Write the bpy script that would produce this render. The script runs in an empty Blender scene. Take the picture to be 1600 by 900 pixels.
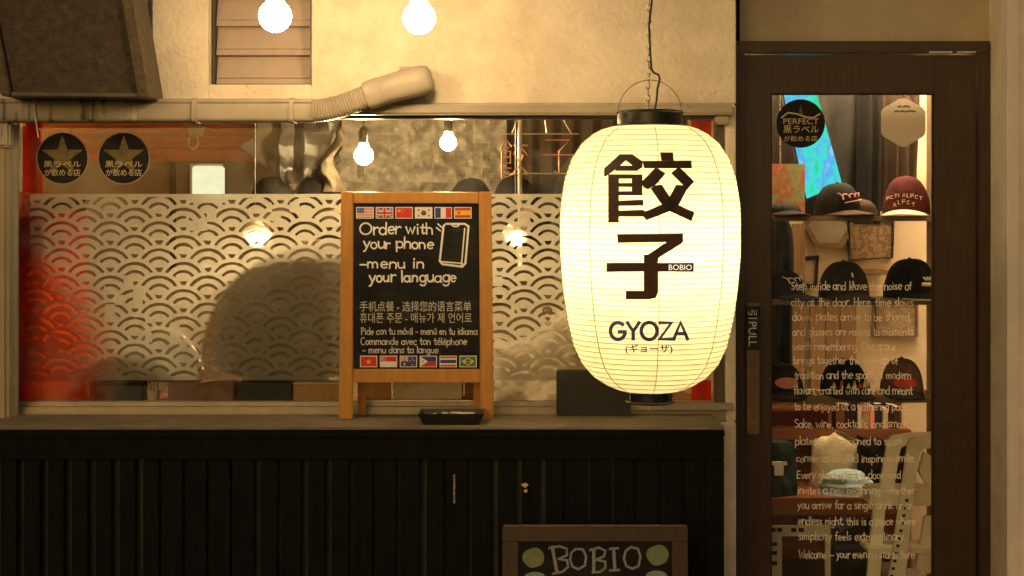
import bpy, bmesh, math, random
import numpy as np
from mathutils import Vector, Matrix
random.seed(7)
R = math.radians
PI = math.pi
S = bpy.context.scene
COL = S.collection

# ------------------------------------------------------------------ camera
CAM = Vector((0.0, -4.6, 1.5))
F = 2162.0                                   # focal length in photo pixels
cam = bpy.data.cameras.new('camera')
cam.sensor_width = 36.0
cam.lens = 36.0 * F / 1600.0
cam.shift_y = -110.0 / 1600.0
cam.clip_start = 0.05
cam.clip_end = 400.0
camo = bpy.data.objects.new('camera', cam)
camo.location = CAM
camo.rotation_euler = (R(90), 0, 0)
COL.objects.link(camo)
S.camera = camo

# ------------------------------------------------------------------ world: a clear night sky
W = bpy.data.worlds.new('World')
S.world = W
W.use_nodes = True
nt = W.node_tree
nt.nodes.clear()
wo = nt.nodes.new('ShaderNodeOutputWorld')
wb = nt.nodes.new('ShaderNodeBackground')
sk = nt.nodes.new('ShaderNodeTexSky')
sk.sky_type = 'NISHITA'
sk.sun_disc = False
sk.sun_elevation = R(7)
sk.sun_rotation = R(200)
sk.dust_density = 9.0
sk.air_density = 1.0
wb.inputs['Strength'].default_value = 0.10
tint = nt.nodes.new('ShaderNodeMix'); tint.data_type = 'RGBA'; tint.blend_type = 'MULTIPLY'; tint.inputs[0].default_value = 1.0
tint.inputs[7].default_value = (1.0, 0.90, 0.74, 1)      # sodium glow of the town on the night sky
nt.links.new(sk.outputs[0], tint.inputs[6]); nt.links.new(tint.outputs[2], wb.inputs['Color'])
nt.links.new(wb.outputs[0], wo.inputs['Surface'])

S.view_settings.view_transform = 'Standard'
S.view_settings.look = 'None'
S.view_settings.exposure = 0.35
S.view_settings.gamma = 1.0
S.view_settings.use_curve_mapping = False
S.render.engine = 'CYCLES'
S.cycles.max_bounces = 10
S.cycles.transparent_max_bounces = 16
S.cycles.caustics_reflective = False
S.cycles.caustics_refractive = False
S.cycles.sample_clamp_indirect = 4.0
S.cycles.use_denoising = True

# light levels of the lamps, seen, inferred and added
BULB_L = 97.0
BULB_C = (1.0, 0.69, 0.33)
LANT_L = 0.04
LANT_C = (1.0, 0.885, 0.47)
LANT_IN = 15.5
ROOM_L = 235.0
IN_BULB_L = 560.0

# ------------------------------------------------------------------ pixel rays and planes
def ray(px, py):
    return Vector(((px - 800.0) / F, 1.0, -(py - 340.0) / F))

def P(px, py, y):
    """the point at depth y that the photo shows at pixel (px, py)"""
    return CAM + ray(px, py) * (y - CAM.y)

def sc(y):
    return F / (y - CAM.y)

class Plane:
    def __init__(s, point, normal):
        s.p = Vector(point); s.n = Vector(normal).normalized()
    def at(s, px, py, off=0.0):
        d = ray(px, py)
        t = (s.p - CAM).dot(s.n) / d.dot(s.n)
        return CAM + d * t + s.n * off
def flat(y):
    return Plane((0, y, 0), (0, -1, 0))

# ------------------------------------------------------------------ mesh collector
class MB:
    def __init__(s):
        s.v = []; s.f = []; s.m = []
    def add(s, vs, fs, m=0):
        b = len(s.v)
        s.v += [tuple(v) for v in vs]
        for f in fs:
            s.f.append([b + i for i in f]); s.m.append(m)
        return s
    def box(s, x0, x1, y0, y1, z0, z1, m=0):
        vs = [(x, y, z) for x in (x0, x1) for y in (y0, y1) for z in (z0, z1)]
        fs = [(0, 1, 3, 2), (4, 6, 7, 5), (0, 4, 5, 1), (2, 3, 7, 6), (0, 2, 6, 4), (1, 5, 7, 3)]
        return s.add(vs, fs, m)
    def prism(s, front, back, m=0):
        n = len(front)
        fs = [list(range(n)), list(range(2 * n - 1, n - 1, -1))]
        for i in range(n):
            j = (i + 1) % n
            fs.append((i, n + i, n + j, j))
        return s.add(list(front) + list(back), fs, m)
    def pp(s, poly, plane, o0=0.0, o1=-0.01, m=0):
        """photo polygon on a plane, front face o0 and back face o1 along the plane's normal"""
        return s.prism([plane.at(x, y, o0) for x, y in poly], [plane.at(x, y, o0) + plane.n * (o1 - o0) for x, y in poly], m)
    def pr(s, x0, y0, x1, y1, plane, o0=0.0, o1=-0.01, m=0):
        return s.pp([(x0, y0), (x1, y0), (x1, y1), (x0, y1)], plane, o0, o1, m)
    def tube(s, pts, r, n=8, m=0, caps=True):
        pts = [Vector(p) for p in pts]
        k = len(pts)
        rs = r if isinstance(r, (list, tuple)) else [r] * k
        vs = []; prev = None
        for i in range(k):
            t = (pts[min(i + 1, k - 1)] - pts[max(i - 1, 0)]).normalized()
            if prev is None:
                a = Vector((0, 0, 1)) if abs(t.z) < 0.9 else Vector((0, 1, 0))
                u = t.cross(a).normalized()
            else:
                u = (prev - t * prev.dot(t)).normalized()
            prev = u
            w = t.cross(u)
            for j in range(n):
                an = 2 * PI * j / n
                vs.append(pts[i] + (u * math.cos(an) + w * math.sin(an)) * rs[i])
        fs = []
        for i in range(k - 1):
            for j in range(n):
                j2 = (j + 1) % n
                fs.append((i * n + j, i * n + j2, (i + 1) * n + j2, (i + 1) * n + j))
        if caps:
            fs.append(list(range(n - 1, -1, -1)))
            fs.append([(k - 1) * n + j for j in range(n)])
        return s.add(vs, fs, m)
    def lathe(s, prof, cx, cy, n=32, m=0, close=False):
        """prof: (radius, z) pairs"""
        vs = []
        for r_, z in prof:
            for j in range(n):
                a = 2 * PI * j / n
                vs.append((cx + r_ * math.cos(a), cy + r_ * math.sin(a), z))
        fs = []
        k = len(prof)
        for i in range(k - 1):
            for j in range(n):
                j2 = (j + 1) % n
                fs.append((i * n + j, i * n + j2, (i + 1) * n + j2, (i + 1) * n + j))
        if close:
            fs.append([j for j in range(n)][::-1]); fs.append([(k - 1) * n + j for j in range(n)])
        return s.add(vs, fs, m)
    def grid(s, fn, nu, nv, m=0):
        vs = [fn(i / nu, j / nv) for j in range(nv + 1) for i in range(nu + 1)]
        fs = [(j * (nu + 1) + i, j * (nu + 1) + i + 1, (j + 1) * (nu + 1) + i + 1, (j + 1) * (nu + 1) + i)
              for j in range(nv) for i in range(nu)]
        return s.add(vs, fs, m)
    def sheet(s, fn, nu, nv, th, m=0):
        """a cloth or board: grid with a back side th behind (along y) and closed rim"""
        a = [Vector(fn(i / nu, j / nv)) for j in range(nv + 1) for i in range(nu + 1)]
        n = len(a)
        vs = a + [v + Vector((0, th, 0)) for v in a]
        w = nu + 1
        fs = []
        for j in range(nv):
            for i in range(nu):
                q = (j * w + i, j * w + i + 1, (j + 1) * w + i + 1, (j + 1) * w + i)
                fs.append(q); fs.append(tuple(n + k for k in q[::-1]))
        rim = [i for i in range(w)] + [j * w + nu for j in range(1, nv + 1)] + [nv * w + i for i in range(nu - 1, -1, -1)] + [j * w for j in range(nv - 1, 0, -1)]
        for a_, b_ in zip(rim, rim[1:] + rim[:1]):
            fs.append((a_, n + a_, n + b_, b_))
        return s.add(vs, fs, m)
    def build(s, name, mats, parent=None, loc=None, bevel=0.0, smooth=None, seg=2):
        if not isinstance(mats, (list, tuple)):
            mats = [mats]
        if loc is None:
            loc = Vector(parent['_o']) if parent is not None else Vector((0, 0, 0))
        loc = Vector(loc)
        me = bpy.data.meshes.new(name)
        me.from_pydata([(v[0] - loc.x, v[1] - loc.y, v[2] - loc.z) for v in s.v], [], s.f)
        for m_ in mats:
            me.materials.append(m_)
        me.polygons.foreach_set('material_index', s.m)
        bm = bmesh.new(); bm.from_mesh(me)
        bmesh.ops.recalc_face_normals(bm, faces=bm.faces)
        if bevel > 0:
            ed = [e for e in bm.edges if len(e.link_faces) == 2 and e.calc_face_angle(0) > 0.5]
            bmesh.ops.bevel(bm, geom=ed, offset=bevel, segments=seg, affect='EDGES', clamp_overlap=True)
        bm.to_mesh(me); bm.free()
        if smooth:
            me.polygons.foreach_set('use_smooth', [True] * len(me.polygons))
            me.set_sharp_from_angle(angle=R(smooth))
        o = bpy.data.objects.new(name, me)
        COL.objects.link(o)
        o['_o'] = tuple(loc)
        if parent is not None:
            o.parent = parent
        else:
            o.location = loc
        return o

def tag(o, label=None, cat=None, group=None, kind=None):
    if label: o['label'] = label
    if cat: o['category'] = cat
    if group: o['group'] = group
    if kind: o['kind'] = kind
    return o

def thing(name, label, cat, loc=(0, 0, 0), group=None):
    o = bpy.data.objects.new(name, None)
    COL.objects.link(o)
    o.empty_display_size = 0.05
    o.location = loc
    o['_o'] = tuple(loc)
    return tag(o, label, cat, group)

def copy_thing(src, delta, label, rz=0.0):
    r = src.copy(); COL.objects.link(r)
    r.location = src.location + Vector(delta)
    r.rotation_euler = (0, 0, rz)
    r['label'] = label
    for ch in list(src.children):
        c = ch.copy(); COL.objects.link(c); c.parent = r
        for g in list(ch.children):
            d = g.copy(); COL.objects.link(d); d.parent = c
    return r

# ------------------------------------------------------------------ materials
def new_mat(name):
    m = bpy.data.materials.new(name); m.use_nodes = True
    t = m.node_tree
    for n in list(t.nodes):
        if n.type != 'OUTPUT_MATERIAL': t.nodes.remove(n)
    out = [n for n in t.nodes if n.type == 'OUTPUT_MATERIAL'][0]
    return m, t, out

def ramp(t, fac, stops):
    r = t.nodes.new('ShaderNodeValToRGB')
    e = r.color_ramp.elements
    while len(e) < len(stops): e.new(0.5)
    for el, (p, c) in zip(e, stops):
        el.position = p; el.color = (c[0], c[1], c[2], 1)
    t.links.new(fac, r.inputs[0])
    return r.outputs[0]

def noise(t, scale, detail=4, vec=None, stretch=None, rough=0.6):
    n = t.nodes.new('ShaderNodeTexNoise')
    n.inputs['Scale'].default_value = scale; n.inputs['Detail'].default_value = detail
    n.inputs['Roughness'].default_value = rough
    g = t.nodes.new('ShaderNodeNewGeometry')
    src = g.outputs['Position']
    if stretch:
        mp = t.nodes.new('ShaderNodeMapping'); mp.inputs['Scale'].default_value = stretch
        t.links.new(src, mp.inputs[0]); src = mp.outputs[0]
    t.links.new(src, n.inputs['Vector'])
    return n.outputs[0]

def mixc(t, fac, a, b, mode='MIX'):
    n = t.nodes.new('ShaderNodeMix'); n.data_type = 'RGBA'; n.blend_type = mode
    for i, x in ((0, fac), (6, a), (7, b)):
        if isinstance(x, (int, float)): n.inputs[i].default_value = x
        elif isinstance(x, tuple): n.inputs[i].default_value = (x[0], x[1], x[2], 1)
        else: t.links.new(x, n.inputs[i])
    return n.outputs[2]

def mat(name, c, rough=0.6, var=0.15, scale=12, bump=0.0, bscale=60, metal=0.0, stretch=None, spec=0.5, extra=None, bstretch=None):
    m, t, out = new_mat(name)
    b = t.nodes.new('ShaderNodeBsdfPrincipled')
    b.inputs['Roughness'].default_value = rough
    b.inputs['Metallic'].default_value = metal
    b.inputs['Specular IOR Level'].default_value = spec
    lo = tuple(x * (1 - var) for x in c); hi = tuple(min(1, x * (1 + var)) for x in c)
    col = ramp(t, noise(t, scale, 5, stretch=stretch), [(0.3, lo), (0.7, hi)])
    if extra: col = extra(t, col)
    t.links.new(col, b.inputs['Base Color'])
    rr = ramp(t, noise(t, scale * 1.7, 3), [(0.3, (max(0, rough - .08),) * 3), (0.7, (min(1, rough + .08),) * 3)])
    t.links.new(rr, b.inputs['Roughness'])
    if bump > 0:
        bp = t.nodes.new('ShaderNodeBump'); bp.inputs['Strength'].default_value = bump
        bp.inputs['Distance'].default_value = 0.01
        t.links.new(noise(t, bscale, 6, stretch=bstretch or stretch), bp.inputs['Height'])
        t.links.new(bp.outputs[0], b.inputs['Normal'])
    t.links.new(b.outputs[0], out.inputs[0])
    return m

def emit(name, c, s):
    m, t, out = new_mat(name)
    e = t.nodes.new('ShaderNodeEmission')
    e.inputs[0].default_value = (c[0], c[1], c[2], 1); e.inputs[1].default_value = s
    t.links.new(e.outputs[0], out.inputs[0])
    return m

def glass_mat(name, tint=(0.93, 0.95, 0.92), dirt=0.04):
    """thin window pane: clear sheet with a Fresnel reflection and a little dust"""
    m, t, out = new_mat(name)
    tr = t.nodes.new('ShaderNodeBsdfTransparent'); tr.inputs[0].default_value = (*tint, 1)
    gl = t.nodes.new('ShaderNodeBsdfGlossy'); gl.inputs['Roughness'].default_value = 0.02
    fr = t.nodes.new('ShaderNodeFresnel'); fr.inputs[0].default_value = 1.45
    df = t.nodes.new('ShaderNodeBsdfDiffuse'); df.inputs[0].default_value = (0.6, 0.57, 0.5, 1)
    m1 = t.nodes.new('ShaderNodeMixShader'); m2 = t.nodes.new('ShaderNodeMixShader')
    t.links.new(fr.outputs[0], m1.inputs[0]); t.links.new(tr.outputs[0], m1.inputs[1]); t.links.new(gl.outputs[0], m1.inputs[2])
    d = ramp(t, noise(t, 9, 6), [(0.45, (0, 0, 0)), (0.8, (dirt,) * 3)])
    t.links.new(d, m2.inputs[0]); t.links.new(m1.outputs[0], m2.inputs[1]); t.links.new(df.outputs[0], m2.inputs[2])
    t.links.new(m2.outputs[0], out.inputs[0])
    return m

def plaster_extra(stain, speck, cracks=False):
    def fn(t, col):
        a = ramp(t, noise(t, 2.3, 8, rough=0.7), [(0.44, (0, 0, 0)), (0.72, (1, 1, 1))])
        col = mixc(t, a, col, stain)
        b = ramp(t, noise(t, 26, 9, rough=0.75), [(0.62, (0, 0, 0)), (0.69, (1, 1, 1))])
        if cracks:
            vo = t.nodes.new('ShaderNodeTexVoronoi'); vo.feature = 'DISTANCE_TO_EDGE'; vo.inputs['Scale'].default_value = 4.2
            g = t.nodes.new('ShaderNodeNewGeometry'); nz = t.nodes.new('ShaderNodeTexNoise'); nz.inputs['Scale'].default_value = 6; nz.inputs['Detail'].default_value = 6
            va = t.nodes.new('ShaderNodeVectorMath'); va.operation = 'MULTIPLY_ADD'; va.inputs[1].default_value = (.35, .35, .35)
            t.links.new(g.outputs['Position'], nz.inputs['Vector']); t.links.new(nz.outputs['Color'], va.inputs[0]); t.links.new(g.outputs['Position'], va.inputs[2]); t.links.new(va.outputs[0], vo.inputs['Vector'])
            cr = ramp(t, vo.outputs['Distance'], [(0.0, (1, 1, 1)), (0.012, (0, 0, 0))])
            pm = ramp(t, noise(t, 3.7, 3), [(0.55, (0, 0, 0)), (0.68, (.7, .7, .7))])
            mu = t.nodes.new('ShaderNodeMath'); mu.operation = 'MULTIPLY'; t.links.new(cr, mu.inputs[0]); t.links.new(pm, mu.inputs[1])
            col = mixc(t, mu.outputs[0], col, speck)
        f = t.nodes.new('ShaderNodeMath'); f.operation = 'MULTIPLY'; f.inputs[1].default_value = 0.55
        t.links.new(b, f.inputs[0])
        return mixc(t, f.outputs[0], col, speck)
    return fn

def streak_extra(dark, sx=38, lo=0.53, hi=0.66):
    def fn(t, col):
        a = ramp(t, noise(t, 1.0, 5, stretch=(sx, sx, 2.2)), [(lo, (0, 0, 0)), (hi, (1, 1, 1))])
        return mixc(t, a, col, dark)
    return fn

def smear_extra(t, col):
    return mixc(t, ramp(t, noise(t, 7, 7, stretch=(.6, 1, 1.6), rough=.7), [(.5, (0, 0, 0)), (.8, (.5, .5, .5))]), col, (.075, .07, .065))
def cloth_light(name, c, share=.5):
    m, t, out = new_mat(name)
    df = t.nodes.new('ShaderNodeBsdfDiffuse'); tl = t.nodes.new('ShaderNodeBsdfTranslucent'); mx = t.nodes.new('ShaderNodeMixShader'); mx.inputs[0].default_value = share
    col = ramp(t, noise(t, 9, 5), [(.3, tuple(x * .85 for x in c)), (.7, c)])
    t.links.new(col, df.inputs[0]); t.links.new(col, tl.inputs[0]); t.links.new(df.outputs[0], mx.inputs[1]); t.links.new(tl.outputs[0], mx.inputs[2]); t.links.new(mx.outputs[0], out.inputs[0])
    return m
M = {}
M['plaster'] = mat('cream_plaster', (0.84, 0.73, 0.565), 0.85, 0.10, 5, 0.6, 45, extra=plaster_extra((0.58, 0.47, 0.33), (0.27, 0.18, 0.10), True))
M['plaster_white'] = mat('white_plaster', (0.72, 0.66, 0.58), 0.8, 0.06, 5, 0.25, 60)
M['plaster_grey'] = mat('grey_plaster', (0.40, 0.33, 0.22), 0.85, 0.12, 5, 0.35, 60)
M['duct'] = mat('beige_plastic', (0.37, 0.315, 0.24), 0.45, 0.14, 9, 0.08, 80, extra=plaster_extra((0.27, 0.225, 0.165), (0.16, 0.12, 0.08)))
M['duct_stained'] = mat('stained_plastic', (0.42, 0.37, 0.29), 0.5, 0.15, 14, 0.1, 80, extra=streak_extra((0.05, 0.035, 0.02), 30, .52, .64))
M['rust'] = mat('rusty_metal', (0.048, 0.033, 0.02), 0.5, 0.6, 34, 0.45, 110, metal=0.25, extra=streak_extra((0.045, 0.026, 0.014), 14, .45, .75))
M['rust_edge'] = mat('rusty_edge', (0.075, 0.053, 0.032), 0.5, 0.4, 40, 0.3, 90, metal=0.3)
M['aluminium'] = mat('aluminium', (0.36, 0.32, 0.25), 0.38, 0.12, 20, 0.05, 120, metal=0.6)
M['dark_frame'] = mat('dark_window_frame', (0.06, 0.045, 0.03), 0.45, 0.2, 20)
M['slat_glass'] = mat('louvre_pane', (0.44, 0.34, 0.27), 0.3, 0.1, 6, 0.0)
M['black_wood'] = mat('black_stained_wood', (0.0042, 0.0045, 0.0036), 0.75, 0.5, 9, 0.3, 70, stretch=(6, 6, 0.6), spec=0.15)
M['grey_wood'] = mat('weathered_wood', (0.05, 0.05, 0.034), 0.7, 0.5, 12, 0.3, 70, stretch=(6, 6, 0.5))
M['top_wood'] = mat('dusty_counter_wood', (0.23, 0.18, 0.11), 0.75, 0.4, 16, 0.4, 80, stretch=(0.7, 7, 7), extra=plaster_extra((0.13, 0.095, 0.055), (0.05, 0.035, 0.02)))
M['door_wood'] = mat('dark_brown_wood', (0.036, 0.0175, 0.0075), 0.42, 0.3, 10, 0.12, 60, stretch=(8, 8, 0.5))
M['orange_wood'] = mat('orange_pine', (0.50, 0.235, 0.055), 0.42, 0.16, 9, 0.12, 70, stretch=(7, 7, 1.0))
M['chalkboard'] = mat('chalkboard_black', (0.009, 0.0085, 0.008), 0.75, 0.45, 8, spec=0.25, extra=smear_extra)
M['chalk'] = mat('white_chalk', (0.86, 0.83, 0.76), 0.9, 0.08, 90)
M['chalk_dim'] = mat('thin_chalk', (0.55, 0.53, 0.48), 0.9, 0.12, 160)
M['white_ink'] = mat('white_paint_pen', (0.86, 0.80, 0.66), 0.7, 0.15, 30)
M['black'] = mat('black_plastic', (0.012, 0.012, 0.012), 0.3, 0.2, 20)
M['black_matte'] = mat('black_matte', (0.006, 0.005, 0.0045), 0.6, 0.25, 20)
M['rubber'] = mat('black_rubber', (0.012, 0.011, 0.01), 0.55, 0.2, 20)
M['steel'] = mat('steel', (0.55, 0.52, 0.47), 0.3, 0.1, 40, metal=1.0)
M['handle'] = mat('bronze_handle', (0.17, 0.12, 0.075), 0.4, 0.2, 30, metal=0.5)
M['white'] = mat('white_paint', (0.80, 0.77, 0.72), 0.5, 0.04, 20)
M['sticker_black'] = mat('sticker_black', (0.006, 0.006, 0.0065), 0.5, 0.2, 20, spec=0.2)
M['gold'] = mat('gold_foil', (0.095, 0.075, 0.024), 0.4, 0.3, 50, metal=0.3)
M['pale_gold'] = mat('pale_gold_ink', (0.62, 0.48, 0.25), 0.5, 0.1, 50)
M['hexpaper'] = cloth_light('cream_sticker', (0.88, 0.76, 0.60), .55)
M['brown_ink'] = mat('brown_ink', (0.16, 0.10, 0.06), 0.6, 0.1, 40)
M['red_cloth'] = cloth_light('red_cloth', (0.90, 0.11, 0.02))
M['cream_wall'] = mat('cream_interior_paint', (0.66, 0.55, 0.41), 0.8, 0.05, 4, 0.1, 90)
M['brown_wall'] = mat('brown_interior_wood', (0.22, 0.115, 0.05), 0.55, 0.3, 7, 0.1, 60, stretch=(0.6, 6, 6))
M['grey_wall'] = mat('brown_grey_interior_paint', (0.36, 0.255, 0.16), 0.8, 0.1, 4, 0.1, 60)
M['floor'] = mat('interior_floor', (0.12, 0.08, 0.05), 0.5, 0.3, 6)
M['shelf'] = mat('shelf_wood', (0.17, 0.115, 0.065), 0.5, 0.25, 9, 0.1, 60, stretch=(0.7, 7, 7))
M['red_wood'] = mat('red_brown_wood', (0.16, 0.055, 0.022), 0.42, 0.25, 9, 0.1, 60, stretch=(0.7, 7, 7))
M['foil'] = mat('crumpled_foil', (0.115, 0.10, 0.08), 0.55, 0.45, 30, 0.5, 40, metal=0.1)
M['asphalt'] = mat('asphalt', (0.045, 0.044, 0.042), 0.85, 0.3, 30, 0.4, 200)
M['paving'] = mat('paving', (0.12, 0.115, 0.105), 0.8, 0.25, 10, 0.3, 120)
M['black_cloth'] = mat('black_cloth', (0.007, 0.007, 0.008), 0.85, 0.25, 40, 0.2, 260, spec=0.12)
M['charcoal_cloth'] = mat('charcoal_cloth', (0.018, 0.0175, 0.0175), 0.85, 0.25, 40, 0.2, 260, spec=0.12)
M['brown_cloth'] = mat('brown_cloth', (0.04, 0.026, 0.017), 0.85, 0.25, 30, 0.2, 220, spec=0.12)
M['maroon'] = mat('maroon_cloth', (0.045, 0.007, 0.008), 0.85, 0.2, 40, 0.2, 260, spec=0.12)
M['navy'] = mat('navy_cloth', (0.017, 0.02, 0.034), 0.85, 0.2, 40, 0.2, 260, spec=0.12)
M['cream_cloth'] = mat('cream_cloth', (0.56, 0.47, 0.32), 0.85, 0.12, 30, 0.3, 90)
M['blue_cloth'] = mat('light_blue_cloth', (0.30, 0.42, 0.48), 0.85, 0.12, 30, 0.3, 120)
M['green_cloth'] = mat('dark_green_cloth', (0.02, 0.04, 0.04), 0.85, 0.2, 40, 0.2, 200, spec=0.12)
M['red_mesh'] = mat('grey_red_cloth', (0.15, 0.08, 0.075), 0.8, 0.3, 40, 0.2, 220, spec=0.12)
M['red'] = mat('red_ink', (0.60, 0.035, 0.03), 0.5, 0.05, 40)
M['blue'] = mat('blue_ink', (0.025, 0.05, 0.22), 0.5, 0.05, 40)
M['yellow'] = mat('yellow_ink', (0.78, 0.48, 0.04), 0.5, 0.05, 40)
M['green'] = mat('green_ink', (0.03, 0.22, 0.06), 0.5, 0.05, 40)
M['pale_red'] = mat('pink_patch', (0.75, 0.30, 0.24), 0.6, 0.05, 40)
M['plastic_white'] = mat('ladder_plastic', (0.90, 0.85, 0.72), 0.4, 0.06, 12)
M['plastic_beige'] = mat('ladder_rail', (0.66, 0.58, 0.45), 0.4, 0.08, 12)
M['neon_off'] = mat('unlit_neon_tube', (0.62, 0.30, 0.22), 0.25, 0.08, 30)
M['steel_rod'] = mat('pale_rod', (0.5, 0.45, 0.38), 0.4, 0.1, 30, metal=0.4)
M['grey_paper'] = mat('grey_torn_paper', (0.022, 0.019, 0.017), .45, .8, 16)
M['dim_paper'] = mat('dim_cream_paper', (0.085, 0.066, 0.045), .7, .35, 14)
M['ink'] = None
M['window_glass'] = glass_mat('window_glass', dirt=0.14)
M['door_glass'] = glass_mat('door_glass', dirt=0.03)
M['bulb'] = emit('lit_bulb', BULB_C, BULB_L)
M['in_bulb'] = emit('lit_indoor_bulb', BULB_C, IN_BULB_L)
M['room_lamp'] = emit('lit_ceiling_panel', (1.0, 0.70, 0.40), ROOM_L)
M['box_lamp'] = emit('lit_box_lamp', (0.95, 0.88, 0.56), 0.95)
# ------------------------------------------------------------------ writing: a hand-printed stroke alphabet and font text
def arc(cx, cy, rx, ry, a0, a1, n=9):
    return [(cx + rx * math.cos(R(a0 + (a1 - a0) * i / n)), cy + ry * math.sin(R(a0 + (a1 - a0) * i / n))) for i in range(n + 1)]
G = {
 'a': (.50, [arc(.22, .24, .19, .24, 40, 400, 12), [(.41, .48), (.41, .1), (.46, 0)]]),
 'b': (.48, [[(.05, .82), (.05, 0)], arc(.24, .24, .19, .24, 170, -180, 12)]),
 'c': (.42, [arc(.23, .24, .19, .24, 50, 310)]),
 'd': (.50, [arc(.22, .24, .19, .24, 40, 400, 12), [(.41, .82), (.41, 0)]]),
 'e': (.46, [[(.05, .24), (.41, .27)], arc(.23, .24, .18, .24, 8, 312)]),
 'f': (.36, [[(.36, .76), (.27, .82), (.18, .74), (.16, .5), (.16, 0)], [(.02, .48), (.32, .48)]]),
 'g': (.48, [arc(.22, .25, .18, .23, 40, 400, 12), [(.40, .48), (.40, -.1), (.33, -.24), (.18, -.26), (.07, -.18)]]),
 'h': (.48, [[(.05, .82), (.05, 0)], [(.05, .28)] + arc(.22, .28, .17, .20, 150, 0, 6) + [(.39, 0)]]),
 'i': (.22, [[(.1, .48), (.1, 0)], [(.09, .66), (.12, .70)]]),
 'j': (.26, [[(.16, .48), (.16, -.15), (.02, -.24)], [(.15, .66), (.18, .70)]]),
 'k': (.44, [[(.05, .82), (.05, 0)], [(.36, .5), (.06, .22), (.38, 0)]]),
 'l': (.20, [[(.1, .82), (.1, 0)]]),
 'm': (.70, [[(.05, .5), (.05, 0)], [(.05, .28)] + arc(.19, .30, .14, .18, 150, 0, 6) + [(.33, 0)], [(.33, .28)] + arc(.47, .30, .14, .18, 150, 0, 6) + [(.61, 0)]]),
 'n': (.48, [[(.05, .5), (.05, 0)], [(.05, .28)] + arc(.22, .28, .17, .20, 150, 0, 6) + [(.39, 0)]]),
 'o': (.46, [arc(.23, .24, .18, .24, 90, 450, 12)]),
 'p': (.48, [[(.05, .5), (.05, -.28)], arc(.24, .24, .19, .24, 170, -180, 12)]),
 'q': (.48, [arc(.22, .24, .18, .24, 40, 400, 12), [(.40, .48), (.40, -.28)]]),
 'r': (.34, [[(.05, .5), (.05, 0)], [(.05, .28), (.14, .44), (.24, .48), (.32, .43)]]),
 's': (.40, [[(.34, .43), (.22, .49), (.09, .42), (.11, .30), (.27, .22), (.33, .11), (.22, .0), (.05, .06)]]),
 't': (.36, [[(.17, .72), (.16, .1), (.22, .0), (.33, .04)], [(.02, .48), (.33, .48)]]),
 'u': (.48, [[(.05, .48), (.05, .16), (.12, .02), (.24, .01), (.38, .16)], [(.39, .48), (.39, 0)]]),
 'v': (.42, [[(.03, .48), (.20, 0), (.37, .48)]]),
 'w': (.62, [[(.03, .48), (.16, 0), (.29, .40), (.42, 0), (.56, .48)]]),
 'x': (.42, [[(.03, .48), (.37, 0)], [(.37, .48), (.03, 0)]]),
 'y': (.44, [[(.04, .48), (.21, .06)], [(.40, .48), (.22, .02), (.12, -.22), (.03, -.26)]]),
 'z': (.42, [[(.05, .47), (.36, .47), (.04, .01), (.38, .01)]]),
 'B': (.52, [[(.06, .82), (.06, 0)], [(.06, .82), (.30, .79), (.38, .64), (.28, .47), (.06, .43)], [(.06, .43), (.34, .40), (.43, .22), (.32, .04), (.06, 0)]]),
 'C': (.56, [arc(.30, .40, .25, .41, 50, 310)]),
 'E': (.48, [[(.40, .80), (.06, .80), (.06, 0), (.42, 0)], [(.06, .42), (.34, .42)]]),
 'G': (.78, [arc(.39, .40, .34, .41, 48, 340, 16) + [(.71, .36), (.44, .36)]]),
 'H': (.56, [[(.06, .82), (.06, 0)], [(.46, .82), (.46, 0)], [(.06, .42), (.46, .42)]]),
 'I': (.22, [[(.1, .82), (.1, 0)]]),
 'O': (.82, [arc(.40, .40, .36, .42, 90, 450, 20)]),
 'P': (.48, [[(.06, .82), (.06, 0)], [(.06, .82), (.32, .78), (.40, .62), (.30, .44), (.06, .40)]]),
 'S': (.50, [[(.42, .70), (.28, .82), (.10, .74), (.08, .56), (.24, .44), (.40, .32), (.42, .14), (.28, 0), (.06, .08)]]),
 'T': (.52, [[(.02, .80), (.50, .80)], [(.26, .80), (.26, 0)]]),
 'W': (.76, [[(.03, .82), (.20, 0), (.37, .60), (.54, 0), (.72, .82)]]),
 'Y': (.62, [[(.03, .82), (.30, .38), (.57, .82)], [(.30, .38), (.30, 0)]]),
 'Z': (.66, [[(.06, .80), (.58, .80), (.05, .01), (.60, .01)]]),
 'A': (.70, [[(.03, 0), (.34, .82), (.65, 0)], [(.14, .27), (.54, .27)]]),
 ',': (.20, [[(.10, .06), (.04, -.12)]]), '.': (.20, [[(.07, .0), (.11, .04)]]),
 '-': (.42, [[(.05, .27), (.36, .27)]]), '\u2014': (.62, [[(.05, .27), (.56, .27)]]), ' ': (.30, []),
 '\u00e9': (.46, [[(.05, .24), (.41, .27)], arc(.23, .24, .18, .24, 8, 312), [(.2, .6), (.32, .74)]]),
 '\u00f3': (.46, [arc(.23, .24, .18, .24, 90, 450, 12), [(.2, .6), (.32, .74)]]),
 '\u00fa': (.48, [[(.05, .48), (.05, .16), (.12, .02), (.24, .01), (.38, .16)], [(.39, .48), (.39, 0)], [(.2, .6), (.32, .74)]]),
}

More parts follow.
